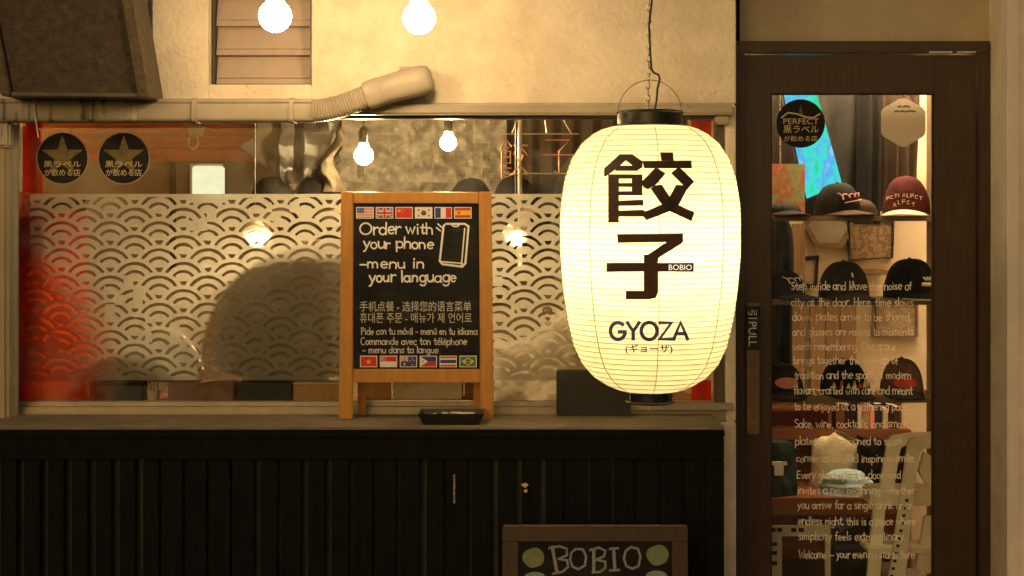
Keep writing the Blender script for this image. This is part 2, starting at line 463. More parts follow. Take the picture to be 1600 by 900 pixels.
def ribbon(pts, w):
    """flat stroke of width w along a 2D polyline"""
    n = len(pts)
    p = [Vector(q) for q in pts]
    if n > 2 and (p[0] - p[-1]).length < 1e-6:
        pass
    d0 = (p[0] - p[1]).normalized() * (w * .35); d1 = (p[-1] - p[-2]).normalized() * (w * .35)
    p[0] = p[0] + d0; p[-1] = p[-1] + d1
    L = []; Rr = []
    for i in range(n):
        a = (p[i] - p[i - 1]).normalized() if i > 0 else None
        b = (p[i + 1] - p[i]).normalized() if i < n - 1 else None
        if a is None: a = b
        if b is None: b = a
        na = Vector((-a.y, a.x)); nb = Vector((-b.y, b.x))
        m = na + nb
        if m.length < 0.2: m = na
        m.normalize()
        k = min(1.5, 1.0 / max(0.4, m.dot(na)))
        L.append(p[i] + m * (w / 2 * k)); Rr.append(p[i] - m * (w / 2 * k))
    vs = L + Rr
    fs = [(i, i + 1, n + i + 1, n + i) for i in range(n - 1)]
    return vs, fs

def write(mb, text, x0, x1, ybase, size, mapf, w=2.0, m=0, jit=0.03, slope=0.0):
    """hand-lettered line in photo pixels, from x0 to x1 on baseline ybase; size is the em height; mapf(px, py, k) gives the 3D point"""
    adv = sum(G.get(c, G['o'])[0] for c in text)
    k = (x1 - x0) / adv
    x = x0; cnt = 0
    for c in text:
        a, st = G.get(c, G['o'])
        jy = random.uniform(-jit, jit) * size; js = 1 + random.uniform(-jit, jit) * 2
        sk = random.uniform(-jit, jit)
        for s_ in st:
            pts = [(x + (q[0] * js + q[1] * sk) * k, ybase + slope * (x - x0) + jy - q[1] * js * size) for q in s_]
            vs, fs = ribbon(pts, w * random.uniform(.85, 1.1))
            cnt += 1
            mb.add([mapf(v[0], v[1], cnt % 7) for v in vs], fs, m)
        x += a * k

_fc = {}
def font2d(text, bold=0.0):
    """triangulated outline of a line of type, normalised to its own box: u 0..1 to the right, v 0..1 downward"""
    if text not in _fc:
        cu = bpy.data.curves.new('type', 'FONT'); cu.body = text; cu.resolution_u = 3; cu.offset = bold
        o = bpy.data.objects.new('type', cu); COL.objects.link(o)
        dg = bpy.context.evaluated_depsgraph_get(); dg.update()
        me = bpy.data.meshes.new_from_object(o.evaluated_get(dg))
        vs = [(v.co.x, v.co.y) for v in me.vertices]; fs = [tuple(p.vertices) for p in me.polygons]
        bpy.data.objects.remove(o); bpy.data.curves.remove(cu); bpy.data.meshes.remove(me)
        xs = [v[0] for v in vs]; ys = [v[1] for v in vs]
        a, b, c, d = min(xs), max(xs), min(ys), max(ys)
        _fc[text] = ([((v[0] - a) / (b - a), (d - v[1]) / (d - c)) for v in vs], fs)
    return _fc[text]

def typeset(mb, text, x0, y0, x1, y1, mapf, m=0, rot=False):
    vs, fs = font2d(text)
    if rot:   # reads from top to bottom, turned clockwise
        q = [(x1 - v[1] * (x1 - x0), y0 + v[0] * (y1 - y0)) for v in vs]
    else:
        q = [(x0 + v[0] * (x1 - x0), y0 + v[1] * (y1 - y0)) for v in vs]
    mb.add([mapf(a, b, 0) for a, b in q], fs, m)

def on(plane, off, step=0.00012):
    return lambda x, y, k=0: plane.at(x, y, off + step * k)

def disc(mb, cx, cy, r, mapf, m=0, n=40, k=0, ry=None):
    ry = ry or r
    mb.add([mapf(cx + r * math.cos(2 * PI * i / n), cy + ry * math.sin(2 * PI * i / n), k) for i in range(n)], [list(range(n))], m)

def poly(mb, pts, mapf, m=0, k=0):
    mb.add([mapf(x, y, k) for x, y in pts], [list(range(len(pts)))], m)

# ================================================================== STRUCTURE
# ground, road
mb = MB(); mb.box(-60, 60, -2.4, 0.0, -0.3, 0.0)
tag(mb.build('pavement', M['paving']), kind='structure')
mb = MB(); mb.box(-60, 60, -60, -2.4, -0.4, -0.12)
tag(mb.build('road', M['asphalt']), kind='structure')

# ---- the shop front
shop = thing('shop_building', 'cream plastered shop front with a patterned window and a brown glazed door', 'building', (0, 0.1, 0))
XL = P(237, 0, 0).x          # edge of the whiter strip
XR = 0.745                   # corner of the door recess
XD = 1.655                   # right reveal of the door recess
ZL = P(0, 163, 0).z          # top of the ledge
lx0, lx1 = P(325, 0, 0).x, P(487, 0, 0).x
lz = P(0, 132, 0).z
zs = P(0, 650, 0).z          # sill height
mb = MB()
mb.box(XL, lx0, 0, 0.2, ZL, 3.6)
mb.box(lx0, lx1, 0, 0.2, ZL, lz)
mb.box(lx0, lx1, 0, 0.2, 2.9, 3.6)
mb.box(lx1, XR, 0, 0.2, ZL, 3.6)
mb.build('plaster_wall', M['plaster'], shop, bevel=0.004)
mb = MB(); mb.box(-4.5, XL, 0.03, 0.2, ZL - .012, 3.6)
mb.build('side_wall', M['plaster_white'], shop)
mb = MB()
mb.box(-4.5, XR, 0.0, 0.2, 0, zs - 0.02)
mb.box(XR - 0.034, XR, 0.003, 0.2, zs - 0.02, ZL)
mb.box(-4.5, P(30, 0, 0.05).x - .05, 0.0, 0.2, zs - .02, ZL - .1)
mb.build('lower_wall', M['plaster'], shop, bevel=0.004)
# recess with the door
zd = P(0, 66, 0.2).z
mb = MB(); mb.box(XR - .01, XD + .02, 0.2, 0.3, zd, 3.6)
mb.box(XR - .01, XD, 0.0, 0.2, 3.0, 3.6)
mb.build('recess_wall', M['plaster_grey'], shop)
mb = MB(); mb.box(XD, 4.5, 0.0, 0.32, 0, 3.6)
mb.build('right_wall', M['plaster'], shop, bevel=0.006)
mb = MB()
n = 10
mb.prism([(XD - .012 + .0, -0.012, 0.02), (XD + .028, -0.012, 0.02), (XD + .028, -.001, .02), (XD - .001, -.001, .02), (XD - .001, .05, .02), (XD - .012, .05, .02)],
         [(XD - .012, -0.012, 2.99), (XD + .028, -0.012, 2.99), (XD + .028, -.001, 2.99), (XD - .001, -.001, 2.99), (XD - .001, .05, 2.99), (XD - .012, .05, 2.99)])
mb.build('corner_trim', M['plaster_white'], shop, bevel=0.003)
# ledge above the window
mb = MB()
z0, z1 = P(0, 179, -.045).z, P(0, 163, -.045).z
mb.box(P(28, 0, 0).x, P(1147, 0, -.045).x, -0.045, -0.001, z0, z1)
mb.box(P(1118, 0, -.03).x, P(1140, 0, -.03).x, -0.03, -0.001, z0 - .03, z0)
mb.build('ledge', M['duct'], shop, bevel=0.006)
# inside of the shop
mb = MB()
mb.box(-2.3, 0.765, 1.7, 1.8, 0, 2.6)
mb.box(-2.4, -2.3, 0.2, 2.5, 0, 2.6)
mb.box(0.765, 0.79, 0.2, 2.4, 0, 2.6)
mb.build('interior_wall', M['grey_wall'], shop)
mb = MB()
mb.box(0.79, 2.3, 1.5, 1.6, 0, 2.6); mb.box(2.2, 2.3, 0.33, 1.5, 0, 2.6)
mb.box(0.79, 0.80, 0.32, 1.5, 0, 2.6)
mb.build('room_wall', M['cream_wall'], shop)
mb = MB(); 
for i in range(8):
    mb.box(-2.3, 0.765, 0.2 + i * .185, 0.2 + i * .185 + .180, 2.26, 2.29)
mb.build('ceiling', M['brown_wall'], shop, bevel=.003)
mb = MB(); mb.box(0.80, 2.2, 0.30, 1.5, 2.50, 2.55); mb.box(.80, 2.2, .241, .2995, 2.505, 2.56)
mb.build('room_ceiling', M['cream_wall'], shop)
mb = MB(); mb.box(-2.3, 2.3, 0.2, 2.5, -.05, 0.02)
mb.build('interior_floor', M['floor'], shop)
mb = MB(); mb.box(-4.5, 4.5, 0, 3, 3.6, 3.75)
mb.build('roof', M['plaster_grey'], shop)
# louvre window
mb = MB()
mb.box(lx0 + .001, lx0 + .012, 0.05, 0.12, lz, 2.9); mb.box(lx1 - .012, lx1 - .001, 0.05, .12, lz, 2.9)
mb.box(lx0 + .012, lx1 - .012, 0.05, .12, lz + .001, lz + .006)
mb.box(lx0, lx1, .16, .19, lz, 2.9)
lw = mb.build('louvre_window', M['dark_frame'], shop)
mb = MB()
pitch = 46 / 470.0
for i in range(8):
    za = lz + .008 + i * pitch
    a = [(lx0 + .014, 0.062, za), (lx0 + .014, 0.072, za - .002), (lx0 + .014, .100, za + pitch - .003), (lx0 + .014, .090, za + pitch - .001)]
    mb.prism(a, [(lx1 - .014, v[1], v[2]) for v in a])
    b = [(lx0 + .016, 0.0605, za + .02), (lx0 + .016, 0.068, za + .02), (lx0 + .016, .070, za + .026), (lx0 + .016, .0625, za + .026)]
    mb.prism(b, [(lx1 - .016, v[1], v[2]) for v in b])
mb.build('louvre', M['slat_glass'], lw, bevel=.0008)

# ---- the shop window (a part of the building): frame, pane, patterned film, stickers
gy = 0.05
wx0, wx1 = P(29, 0, gy).x, P(1117, 0, gy).x
wz0, wz1 = P(0, 627, gy).z, P(0, 186, gy).z
mb = MB()
mb.box(wx0 - .03, wx1 + .02, 0.03, 0.09, wz1, wz1 + .035)
mb.box(wx1, XR - .036, 0.02, 0.10, wz0 - .05, wz1)
win = mb.build('shop_window', M['dark_frame'], shop, bevel=.002)
mb = MB()
mb.box(wx0 - .03, XR - .036, 0.030, 0.075, wz0 - .013, wz0)
mb.box(wx0 - .03, XR - .036, 0.006, 0.10, zs - .018, wz0 - .014)
mb.box(wx0 - .03, XR - .036, 0.001, 0.012, wz0 - .040, wz0 - .026)
mb.box(wx0 - .02, wx0, 0.035, 0.09, wz0, wz1)
mb.build('window_rail', M['aluminium'], win, bevel=.0015)
mb = MB()
sx0, sx1 = P(985, 0, -.03).x, P(1146, 0, -.03).x
mb.box(sx0, sx1, -.035, -.001, P(0, 641, -.035).z, P(0, 630, -.035).z)
mb.build('sill', M['aluminium'], win, bevel=.002)
mb = MB(); mb.box(wx0, wx1, gy, gy + .004, wz0, wz1)
mb.build('pane', M['window_glass'], win)

# wave-pattern film stuck inside the pane: one sheet whose clear arcs are a signed distance stored on its grid
def seigaiha():
    y = gy + .007
    xa, xb, ya, yb, st = 36.0, 1112.0, 303.0, 594.0, 1.6
    nx = int((xb - xa) / st) + 1; ny = int((yb - ya) / st) + 1
    X, Y = np.meshgrid(np.linspace(xa, xb, nx), np.linspace(ya, yb, ny))
    per, row, rad = 76.0, 21.2, 38.0
    x0, y0 = 286.5, 358.0
    best = np.full(X.shape, -1e3)
    done = np.zeros(X.shape, bool)
    J = np.floor((Y - y0) / row).astype(int)
    for dj in range(3, -2, -1):          # the lowest row in reach lies on top
        j = J + dj
        cy = y0 + j * row
        sh = np.where(j % 2 != 0, per / 2, 0.0)
        i = np.round((X - x0 - sh) / per)
        cx = x0 + sh + i * per
        r = np.hypot(X - cx, Y - cy)
        inside = (r < rad) & (Y <= cy + 40)
        ang = np.degrees(np.abs(np.arctan2(X - cx, cy - Y)))
        # clear bands of this scale: outer arc, middle arc, small fan at the centre
        d = np.maximum.reduce([2.35 - np.abs(r - 31.2), np.minimum(2.2 - np.abs(r - 18.6), (54 - ang) * r * PI / 180),
                               np.minimum(7.6 - r, (Y - cy) + 3.2)])
        # how far the point is from the neighbours that overlap it
        occ = np.full(X.shape, 1e3)
        for ddx, ddy in ((-per / 2, row), (per / 2, row), (0, 2 * row)):
            occ = np.minimum(occ, np.hypot(X - cx - ddx, Y - cy - ddy) - rad - 1.7)
        d = np.minimum(d, occ)
        use = inside & ~done
        best = np.where(use, d, best)
        done |= inside
    best = np.minimum(best, np.minimum(Y - ya - 5.0, yb - 7.0 - Y))
    rng = np.random.default_rng(3)
    wob = rng.normal(0, 1, (ny // 6 + 2, nx // 6 + 2))
    wob = np.kron(wob, np.ones((6, 6)))[:ny, :nx]
    pat = np.kron(rng.random((ny // 9 + 2, nx // 9 + 2)), np.ones((9, 9)))[:ny, :nx]
    big = np.kron(rng.random((ny // 40 + 2, nx // 40 + 2)), np.ones((40, 40)))[:ny, :nx]
    best = best + wob * 0.25 - 5.0 * ((pat > .80) & (big > .72))
    me = bpy.data.meshes.new('patterned_film')
    ax = (X - 800) / F * (y - CAM.y); az = 1.5 - (Y - 340) / F * (y - CAM.y)
    co = np.stack([ax, np.full(X.shape, y - 0.1), az], -1).reshape(-1, 3)
    idx = np.arange(nx * ny).reshape(ny, nx)
    q = np.stack([idx[:-1, :-1], idx[:-1, 1:], idx[1:, 1:], idx[1:, :-1]], -1).reshape(-1, 4)
    me.vertices.add(len(co)); me.vertices.foreach_set('co', co.ravel())
    me.loops.add(q.size); me.loops.foreach_set('vertex_index', q.ravel())
    me.polygons.add(len(q)); me.polygons.foreach_set('loop_start', np.arange(0, q.size, 4)); me.polygons.foreach_set('loop_total', np.full(len(q), 4))
    me.update(calc_edges=True)
    at = me.attributes.new('cutout', 'FLOAT', 'POINT'); at.data.foreach_set('value', best.ravel().astype(np.float32))
    m, t, out = new_mat('frosted_film')
    a = t.nodes.new('ShaderNodeAttribute'); a.attribute_name = 'cutout'
    mr = t.nodes.new('ShaderNodeMapRange'); mr.inputs['From Min'].default_value = -.35; mr.inputs['From Max'].default_value = .35
    t.links.new(a.outputs['Fac'], mr.inputs['Value'])
    df = t.nodes.new('ShaderNodeBsdfDiffuse')
    t.links.new(ramp(t, noise(t, 6, 6), [(.3, (.64, .57, .50)), (.7, (.74, .67, .59))]), df.inputs[0])
    tl = t.nodes.new('ShaderNodeBsdfTranslucent'); tl.inputs[0].default_value = (.7, .66, .6, 1)
    rf = t.nodes.new('ShaderNodeBsdfRefraction'); rf.inputs['IOR'].default_value = 1.12; rf.inputs['Roughness'].default_value = .55
    rf.inputs[0].default_value = (.85, .82, .78, 1)
    tp = t.nodes.new('ShaderNodeBsdfTransparent')
    m1 = t.nodes.new('ShaderNodeMixShader'); m1.inputs[0].default_value = .48
    m2 = t.nodes.new('ShaderNodeMixShader'); m2.inputs[0].default_value = .36
    m3 = t.nodes.new('ShaderNodeMixShader')
    t.links.new(df.outputs[0], m1.inputs[1]); t.links.new(tl.outputs[0], m1.inputs[2])
    t.links.new(m1.outputs[0], m2.inputs[1]); t.links.new(rf.outputs[0], m2.inputs[2])
    t.links.new(mr.outputs[0], m3.inputs[0]); t.links.new(m2.outputs[0], m3.inputs[1]); t.links.new(tp.outputs[0], m3.inputs[2])
    t.links.new(m3.outputs[0], out.inputs[0])
    me.materials.append(m)
    o = bpy.data.objects.new('patterned_film', me); COL.objects.link(o)
    o.parent = win; o['_o'] = win['_o']
    o['label'] = 'frosted film with rows of overlapping wave arcs cut out of it'
    return o
seigaiha()

# stickers on the pane
def star(cx, cy, r, rin=.39):
    return [(cx + (r if i % 2 == 0 else r * rin) * math.sin(PI * i / 5), cy - (r if i % 2 == 0 else r * rin) * math.cos(PI * i / 5)) for i in range(10)]
for cx, cy in ((97.5, 247.5), (193.5, 247.5)):
    pl = flat(gy - .0005); mb = MB(); f = on(pl, 0, .0002)
    disc(mb, cx, cy, 40.5, f, 3, 48, 0)
    disc(mb, cx, cy, 39.2, f, 0, 48, 1)
    st = star(cx, cy - 3, 34)
    for i in range(10):
        mb.add([f(cx, cy - 3, 2), f(*st[i], 2), f(*st[(i + 1) % 10], 2)], [(0, 1, 2)], 1)
    g = lambda x, y, k=0: f(x, y, 4)
    typeset(mb, '\u9ed2\u30e9\u30d9\u30eb', cx - 29, cy + 4, cx + 29, cy + 14, g, 2)
    typeset(mb, '\u304c\u98f2\u3081\u308b\u5e97', cx - 28, cy + 16.5, cx + 28, cy + 27.5, g, 2)
    s = mb.build('sticker', [M['sticker_black'], M['gold'], M['pale_gold'], M['plaster_grey']], win)
    s['label'] = 'round black window sticker with a gold star and Japanese lettering'
# small bearded-face mark on the film beside the lantern
mb = MB(); pl = flat(gy - .0005); f = on(pl, 0, .0002)
poly(mb, [(848, 489), (847, 484), (849, 480), (853, 478), (859, 479), (863, 483), (863, 490), (860, 486), (851, 485)], f, 0)
poly(mb, [(849, 490), (853, 490), (853, 492), (849, 492)], f, 0); poly(mb, [(857, 490), (862, 490), (862, 492), (857, 492)], f, 0)
poly(mb, [(852, 496), (856, 495), (860, 496), (859, 500), (856, 502), (853, 500)], f, 0)
s = mb.build('emblem', [M['brown_ink']], win)
s['label'] = 'tiny dark emblem of a face with short hair and a beard'

# ---- the door, part of the building
dy = 0.20
pd = flat(dy)
mb = MB()
mb.pr(1140, 65, 1545, 84, pd, .02, -.06)
mb.pp([(1140, 84), (1163, 84), (1163, 1060), (1140, 1060)], pd, .02, -.06)
mb.pr(1527, 84, 1545, 1045, pd, .02, -.06)
mb2 = MB()
mb2.pr(1164, 86, 1205, 1038, pd, 0, -.04); mb2.pr(1460, 86, 1525, 1038, pd, 0, -.04)
mb2.pr(1205, 86, 1460, 146, pd, 0, -.04); mb2.pr(1205, 985, 1460, 1038, pd, 0, -.04)
door = mb2.build('door', M['door_wood'], shop, bevel=.002)
mb.build('door_frame', M['door_wood'], door, bevel=.003)
mb = MB(); mb.pr(1203, 144, 1462, 987, pd, -.018, -.023)
mb.build('door_glass', M['door_glass'], door)
mb = MB()
for a in ((1205, 146, 1207, 985), (1458, 146, 1460, 985), (1207, 146, 1458, 148)):
    mb.pr(*a, pd, -.008, -.0175)
mb.build('glazing_bead', M['brown_cloth'], door)
# pull handle with its plate
mb = MB()
ph = flat(dy - .045)
mb.pr(1167, 474, 1187, 679, ph, 0, -.014)
mb.pr(1170, 500, 1184, 512, flat(dy - .031), 0, -.031); mb.pr(1170, 640, 1184, 652, flat(dy - .031), 0, -.031)
hd = mb.build('handle', M['handle'], door, bevel=.003)
mb = MB(); f = on(ph, .0012)
mb.pr(1166.5, 478, 1187.5, 547, ph, .0008, .0001)
typeset(mb, '\u5f15', 1169, 484, 1183, 498, f, 1, True)
typeset(mb, 'PULL', 1169.5, 503, 1182, 541, f, 1, True)
hs = mb.build('pull_sign', [M['black'], M['white']], door)
hs['label'] = 'narrow black handle sign reading PULL in white, turned sideways'
# latch glint on the head of the frame
mb = MB(); mb.pr(1452, 80, 1488, 83, flat(dy - .021), 0, -.002); mb.pr(1495, 80, 1525, 83, flat(dy - .021), 0, -.002)
mb.build('hinge', M['steel'], door)
# stickers on the door glass
pg = flat(dy + .0175); f = on(pg, 0, .0002)
mb = MB(); cx, cy = 1251, 193
disc(mb, cx, cy, 38, f, 0, 48, 0)
g = lambda x, y, k=0: f(x, y, 3)
poly(mb, [(cx - 4, cy - 14), (cx, cy - 30), (cx + 4, cy - 14)], g, 1)
vs, fs = ribbon([(cx - 30, cy - 9), (cx - 20, cy - 17), (cx - 6, cy - 15), (cx + 8, cy - 10), (cx + 20, cy - 9), (cx + 30, cy - 15)], 2.2)
mb.add([g(v[0], v[1]) for v in vs], fs, 2)
typeset(mb, 'PERFECT', cx - 27, cy - 8, cx + 28, cy + 1, g, 2)
typeset(mb, '\u9ed2\u30e9\u30d9\u30eb', cx - 27, cy + 3, cx + 28, cy + 15, g, 2)
typeset(mb, '\u304c\u98f2\u3081\u308b\u5e97', cx - 26, cy + 19, cx + 26, cy + 28, g, 2)
s = mb.build('sticker', [M['sticker_black'], M['gold'], M['pale_gold']], door)
s['label'] = 'round black door sticker with a gold swoosh and Latin and Japanese lettering'
mb = MB(); cx, cy = 1411.5, 191
hexa = []
for i in range(6):                                   # hexagon with softened corners
    a = R(60 * i + 30)
    for da in (-5, 5):
        hexa.append((cx + 39 * math.cos(a + R(da)) * .985, cy + 39 * math.sin(a + R(da)) * .985))
poly(mb, hexa, f, 0)
g = lambda x, y, k=0: f(x, y, 3)
for i, (a, b, yy) in enumerate(((1403, 1408, 167), (1411, 1421, 167), (1398, 1404, 174.5), (1406, 1413, 174.5), (1415, 1430, 174.5))):
    vs, fs = ribbon([(a, yy), ((a + b) / 2, yy - 1.2), (b, yy)], 2.6)
    mb.add([g(v[0], v[1]) for v in vs], fs, 1)
s = mb.build('sticker', [M['hexpaper'], M['brown_ink']], door)
s['label'] = 'cream hexagonal sticker on the door glass'
# handwritten welcome on the door glass
LINES = [(447, 'Step inside and leave the noise of', 1236, 1425), (472, 'city at the door. Here, time slows', 1236, 1427),
 (495, 'down, plates arrive to be shared,', 1238, 1424), (518, 'and glasses are raised to moments', 1238, 1428),
 (541, 'worth remembering. Our space', 1239, 1400), (563, 'brings together the warmth of', 1240, 1404),
 (586, 'tradition and the spark of modern', 1241, 1424), (610, 'flavors, crafted with care and meant', 1240, 1426),
 (635, 'to be enjoyed at a gathering pace.', 1241, 1420), (662, 'Sake, wine, cocktails, and small', 1241, 1415),
 (689, 'plates \u2014 all designed to spark', 1242, 1412), (716, 'conversation and inspire a smile.', 1244, 1430),
 (742, 'Every glass opens a door, and', 1245, 1408), (766, 'invites a new beginning. Whether', 1246, 1430),
 (789, 'you arrive for a single drink or an', 1246, 1428), (814, 'endless night, this is a place where', 1247, 1431),
 (838, 'simplicity feels extraordinary.', 1247, 1415), (866, 'Welcome \u2014 your evening starts here', 1248, 1429)]
mb = MB(); f = on(pg, .0004, .00008)
for yc, tx, a, b in LINES:
    write(mb, tx, a, b, yc + 6, 15.5, f, 1.3, 0, .05)
s = mb.build('lettering', M['white_ink'], door)
s['label'] = 'eighteen lines of white handwriting that welcome guests inside'
# ================================================================== PIPES AND DUCTS ON THE WALL
# slanting rusty hood
hy0, hy1 = -0.24, -0.02
hoodp = flat(hy0)
hood = thing('exhaust_duct', 'dark rust-stained sheet metal duct slanting up above the beige pipe cover', 'duct', P(125, 150, -.12))
mb = MB()
q = [(20, 148), (222, 150), (172, -150), (-36, -150)]
mb.prism([hoodp.at(x, y) for x, y in q], [hoodp.at(x, y) + Vector((0, hy1 - hy0, 0)) for x, y in q])
mb.build('duct_panel', M['rust'], hood, bevel=.004)
mb = MB()
for q in ([(218, 153), (234, 153), (183, -150), (166, -150)], [(4, 150), (19, 150), (-38, -150), (-54, -150)]):
    mb.prism([hoodp.at(x, y, .018) for x, y in q], [hoodp.at(x, y, .018) + Vector((0, .2, 0)) for x, y in q])
mb.build('side_flange', M['rust_edge'], hood, bevel=.003)
mb = MB()
q = [(19.5, 144.5), (217, 146.5), (217.5, 152), (19.5, 150)]
mb.prism([hoodp.at(x, y, .012) for x, y in q], [hoodp.at(x, y, .012) + Vector((0, .15, 0)) for x, y in q])
mb.build('drip_edge', M['dark_frame'], hood, bevel=.002)

# horizontal pipe cover with flexible joint and end elbow
pc = thing('pipe_cover', 'beige plastic pipe cover along the ledge ending in a ribbed joint and rounded elbow', 'pipe cover', P(300, 172, -.03))
def rrect(y0, y1, z0, z1, r=.02, n=5):
    o = []
    for cy, cz, a in ((y1 - 0, z1, None), (y0 + r, z1 - r, 90), (y0 + r, z0 + r, 180), (y1, z0, None)):
        if a is None: o.append((cy, cz))
        else:
            for i in range(n + 1):
                t = R(a + 90 * i / n); o.append((cy + r * math.cos(t), cz + r * math.sin(t)))
    return o
zt, zb = P(0, 155, -.12).z, P(0, 190, -.12).z
for nm, xa, xb, mt in (('stained_cover', -6, 214, 'duct_stained'), ('cover', 214.5, 488, 'duct')):
    mb = MB(); pr_ = rrect(-.12, -.046, zb, zt, .014)
    x0_, x1_ = P(xa, 0, -.12).x, P(xb, 0, -.12).x
    mb.prism([(x0_, a, b) for a, b in pr_], [(x1_, a, b) for a, b in pr_])
    pr2 = rrect(-.124, -.046, zt - .014, zt + .002, .006)
    mb.prism([(x0_ + .001, a, b) for a, b in pr2], [(x1_ - .001, a, b) for a, b in pr2])
    mb.build(nm, M[mt], pc, smooth=30)
# ribbed flexible part: bent square hose
def hose(pts, hw, hh, ribs, amp):
    pts = [Vector(p) for p in pts]
    mb = MB(); vs = []; k = len(pts); ns = 20
    for i, p in enumerate(pts):
        t = (pts[min(i + 1, k - 1)] - pts[max(i - 1, 0)]).normalized()
        u = Vector((-t.z, 0, t.x)); w = Vector((0, -1, 0))
        s_ = 1 + (amp if ribs and i % 2 else 0)
        for j in range(ns):
            a = 2 * PI * j / ns
            c, s2 = math.cos(a), math.sin(a)
            c = math.copysign(abs(c) ** .6, c); s2 = math.copysign(abs(s2) ** .6, s2)
            vs.append(p + u * (hh * c * s_) + w * (hw * s2 * s_))
    fs = [(i * ns + j, i * ns + (j + 1) % ns, (i + 1) * ns + (j + 1) % ns, (i + 1) * ns + j) for i in range(k - 1) for j in range(ns)]
    fs += [list(range(ns))[::-1], [(k - 1) * ns + j for j in range(ns)]]
    mb.add(vs, fs); return mb
def bez(a, b, c, d, n):
    o = []
    for i in range(n + 1):
        t = i / n
        o.append(tuple(a[k] * (1 - t) ** 3 + 3 * b[k] * t * (1 - t) ** 2 + 3 * c[k] * t * t * (1 - t) + d[k] * t ** 3 for k in range(len(a))))
    return o
yp = -.085
pts = [P(x, y, yp) for x, y in bez((486, 173.5), (520, 173), (546, 162), (579, 148), 44)]
hose(pts, .040, .038, True, -.07).build('flexible_joint', M['duct'], pc, smooth=50)
pts = [P(x, y, yp) for x, y in [(572, 151), (578, 149), (596, 142.5), (597, 142), (640, 130), (655, 126.5), (666, 123.5), (672, 122), (675.5, 121)]]
mb = hose(pts, .044, .046, False, 0)
ns = 20
for i, s_ in ((0, .96), (1, 1.03), (2, 1.03), (3, .97), (4, 1.06), (5, 1.06), (6, .98), (7, .84), (8, .55)):
    for j in range(ns):
        v = Vector(mb.v[i * ns + j]); p = Vector(pts[i]); mb.v[i * ns + j] = tuple(p + (v - p) * s_)
# the elbow turns back into the wall
e = P(645, 128, 0)
mb.box(e.x - .04, e.x + .045, -.06, -.001, e.z - .035, e.z + .045)
mb.build('elbow', M['duct'], pc, smooth=40)
for xa in (300, 452):
    mb = MB(); pr3 = rrect(-.1275, -.046, zb - .003, zt + .005, .014)
    mb.prism([(P(xa, 0, -.12).x, a, b) for a, b in pr3], [(P(xa + 7, 0, -.12).x, a, b) for a, b in pr3]); mb.build('pipe_strap', M['duct'], pc, smooth=30)
mb = MB(); mb.tube([P(54, 152, -.127), P(53, 165, -.128), P(56, 190, -.128), P(60, 215, -.10)], .0022, 6)
mb.build('cable_tie', M['white'], pc)

dp = thing('drain_pipe', 'square pale drain pipe standing left of the patterned window', 'pipe', P(5, 655, -.05))
mb = MB(); mb.box(P(-34, 0, -.09).x, P(12, 0, -.09).x, -.09, -.001, zs - .03, P(0, 226, -.09).z)
mb.build('pipe', M['plaster_grey'], dp, bevel=.012, smooth=40)
mb = MB(); mb.tube([P(20, 652, -.03), P(20, 195, -.03)], .019, 14)
mb.build('conduit', M['duct'], dp, smooth=40)
mb = MB(); mb.box(P(-38, 0, -.1).x, P(15, 0, -.1).x, -.10, -.001, P(0, 230, -.1).z, P(0, 191, -.1).z)
mb.build('collar', M['duct_stained'], dp, bevel=.008, smooth=40)

# ================================================================== COUNTER IN FRONT OF THE WINDOW
yc0 = -0.30
zc = 0.848
ct = thing('slatted_counter', 'low black counter of upright slats under the window with a dusty wooden top', 'counter', (-.8, -.15, 0))
xe = P(1134, 0, yc0).x
mb = MB()
xs_ = [-3.0, xe]
for a, b in zip(xs_, xs_[1:]):
    mb.box(a + .0015, b - .0015, yc0, -.16, zc - .008, zc); mb.box(a + .0015 , b - .0015, -.157, -.001, zc - .008, zc - .0015)
mb.build('counter_top', M['top_wood'], ct, bevel=.003)
mb = MB()
for a, b in zip(xs_, xs_[1:]): mb.box(a + .002, b - .002, yc0 + .003, -.002, zc - .034, zc - .0085)
mb.build('edge_strip', M['black_wood'], ct, bevel=.004)
mb = MB()
mb.box(-3.0, xe - .004, yc0 + .006, yc0 + .03, zc - .10, zc - .035)
sp = 37.2 / sc(yc0)
i = 0
x = xe - .06
mb.box(xe - .062, xe - .004, yc0 + .006, yc0 + .03, 0, zc - .102)
while x > -3.0:
    w_ = sp * (.66 if x < P(275, 0, yc0).x else random.choice((.72, .82, .9)))
    d_ = random.uniform(-.002, .002)
    mb.box(x - w_ - .003, x - .003, yc0 + .008 + d_, yc0 + .03, 0.0, zc - .102)
    x -= sp
mb.build('slat_front', M['black_wood'], ct, bevel=.002)
mb = MB(); mb.box(-3.0, xe - .01, yc0 + .045, yc0 + .06, 0, zc - .035)
mb.box(xe - .03, xe - .004, yc0 + .062, -.001, 0, zc - .035)
mb.build('back_board', M['grey_wood'], ct)
mb = MB(); p_ = flat(yc0 + .006)
mb.pr(708.4, 741, 711.4, 786, p_, .006, -.004)
mb.build('handle', M['steel'], ct, bevel=.001)
mb = MB(); mb.pp([(814, 757), (822, 754), (826, 758), (820, 762)], p_, .006, -.004); mb.pp([(818, 766), (824, 764), (824, 769), (819, 769)], p_, .006, -.004)
mb.build('latch', M['pale_gold'], ct, bevel=.001)

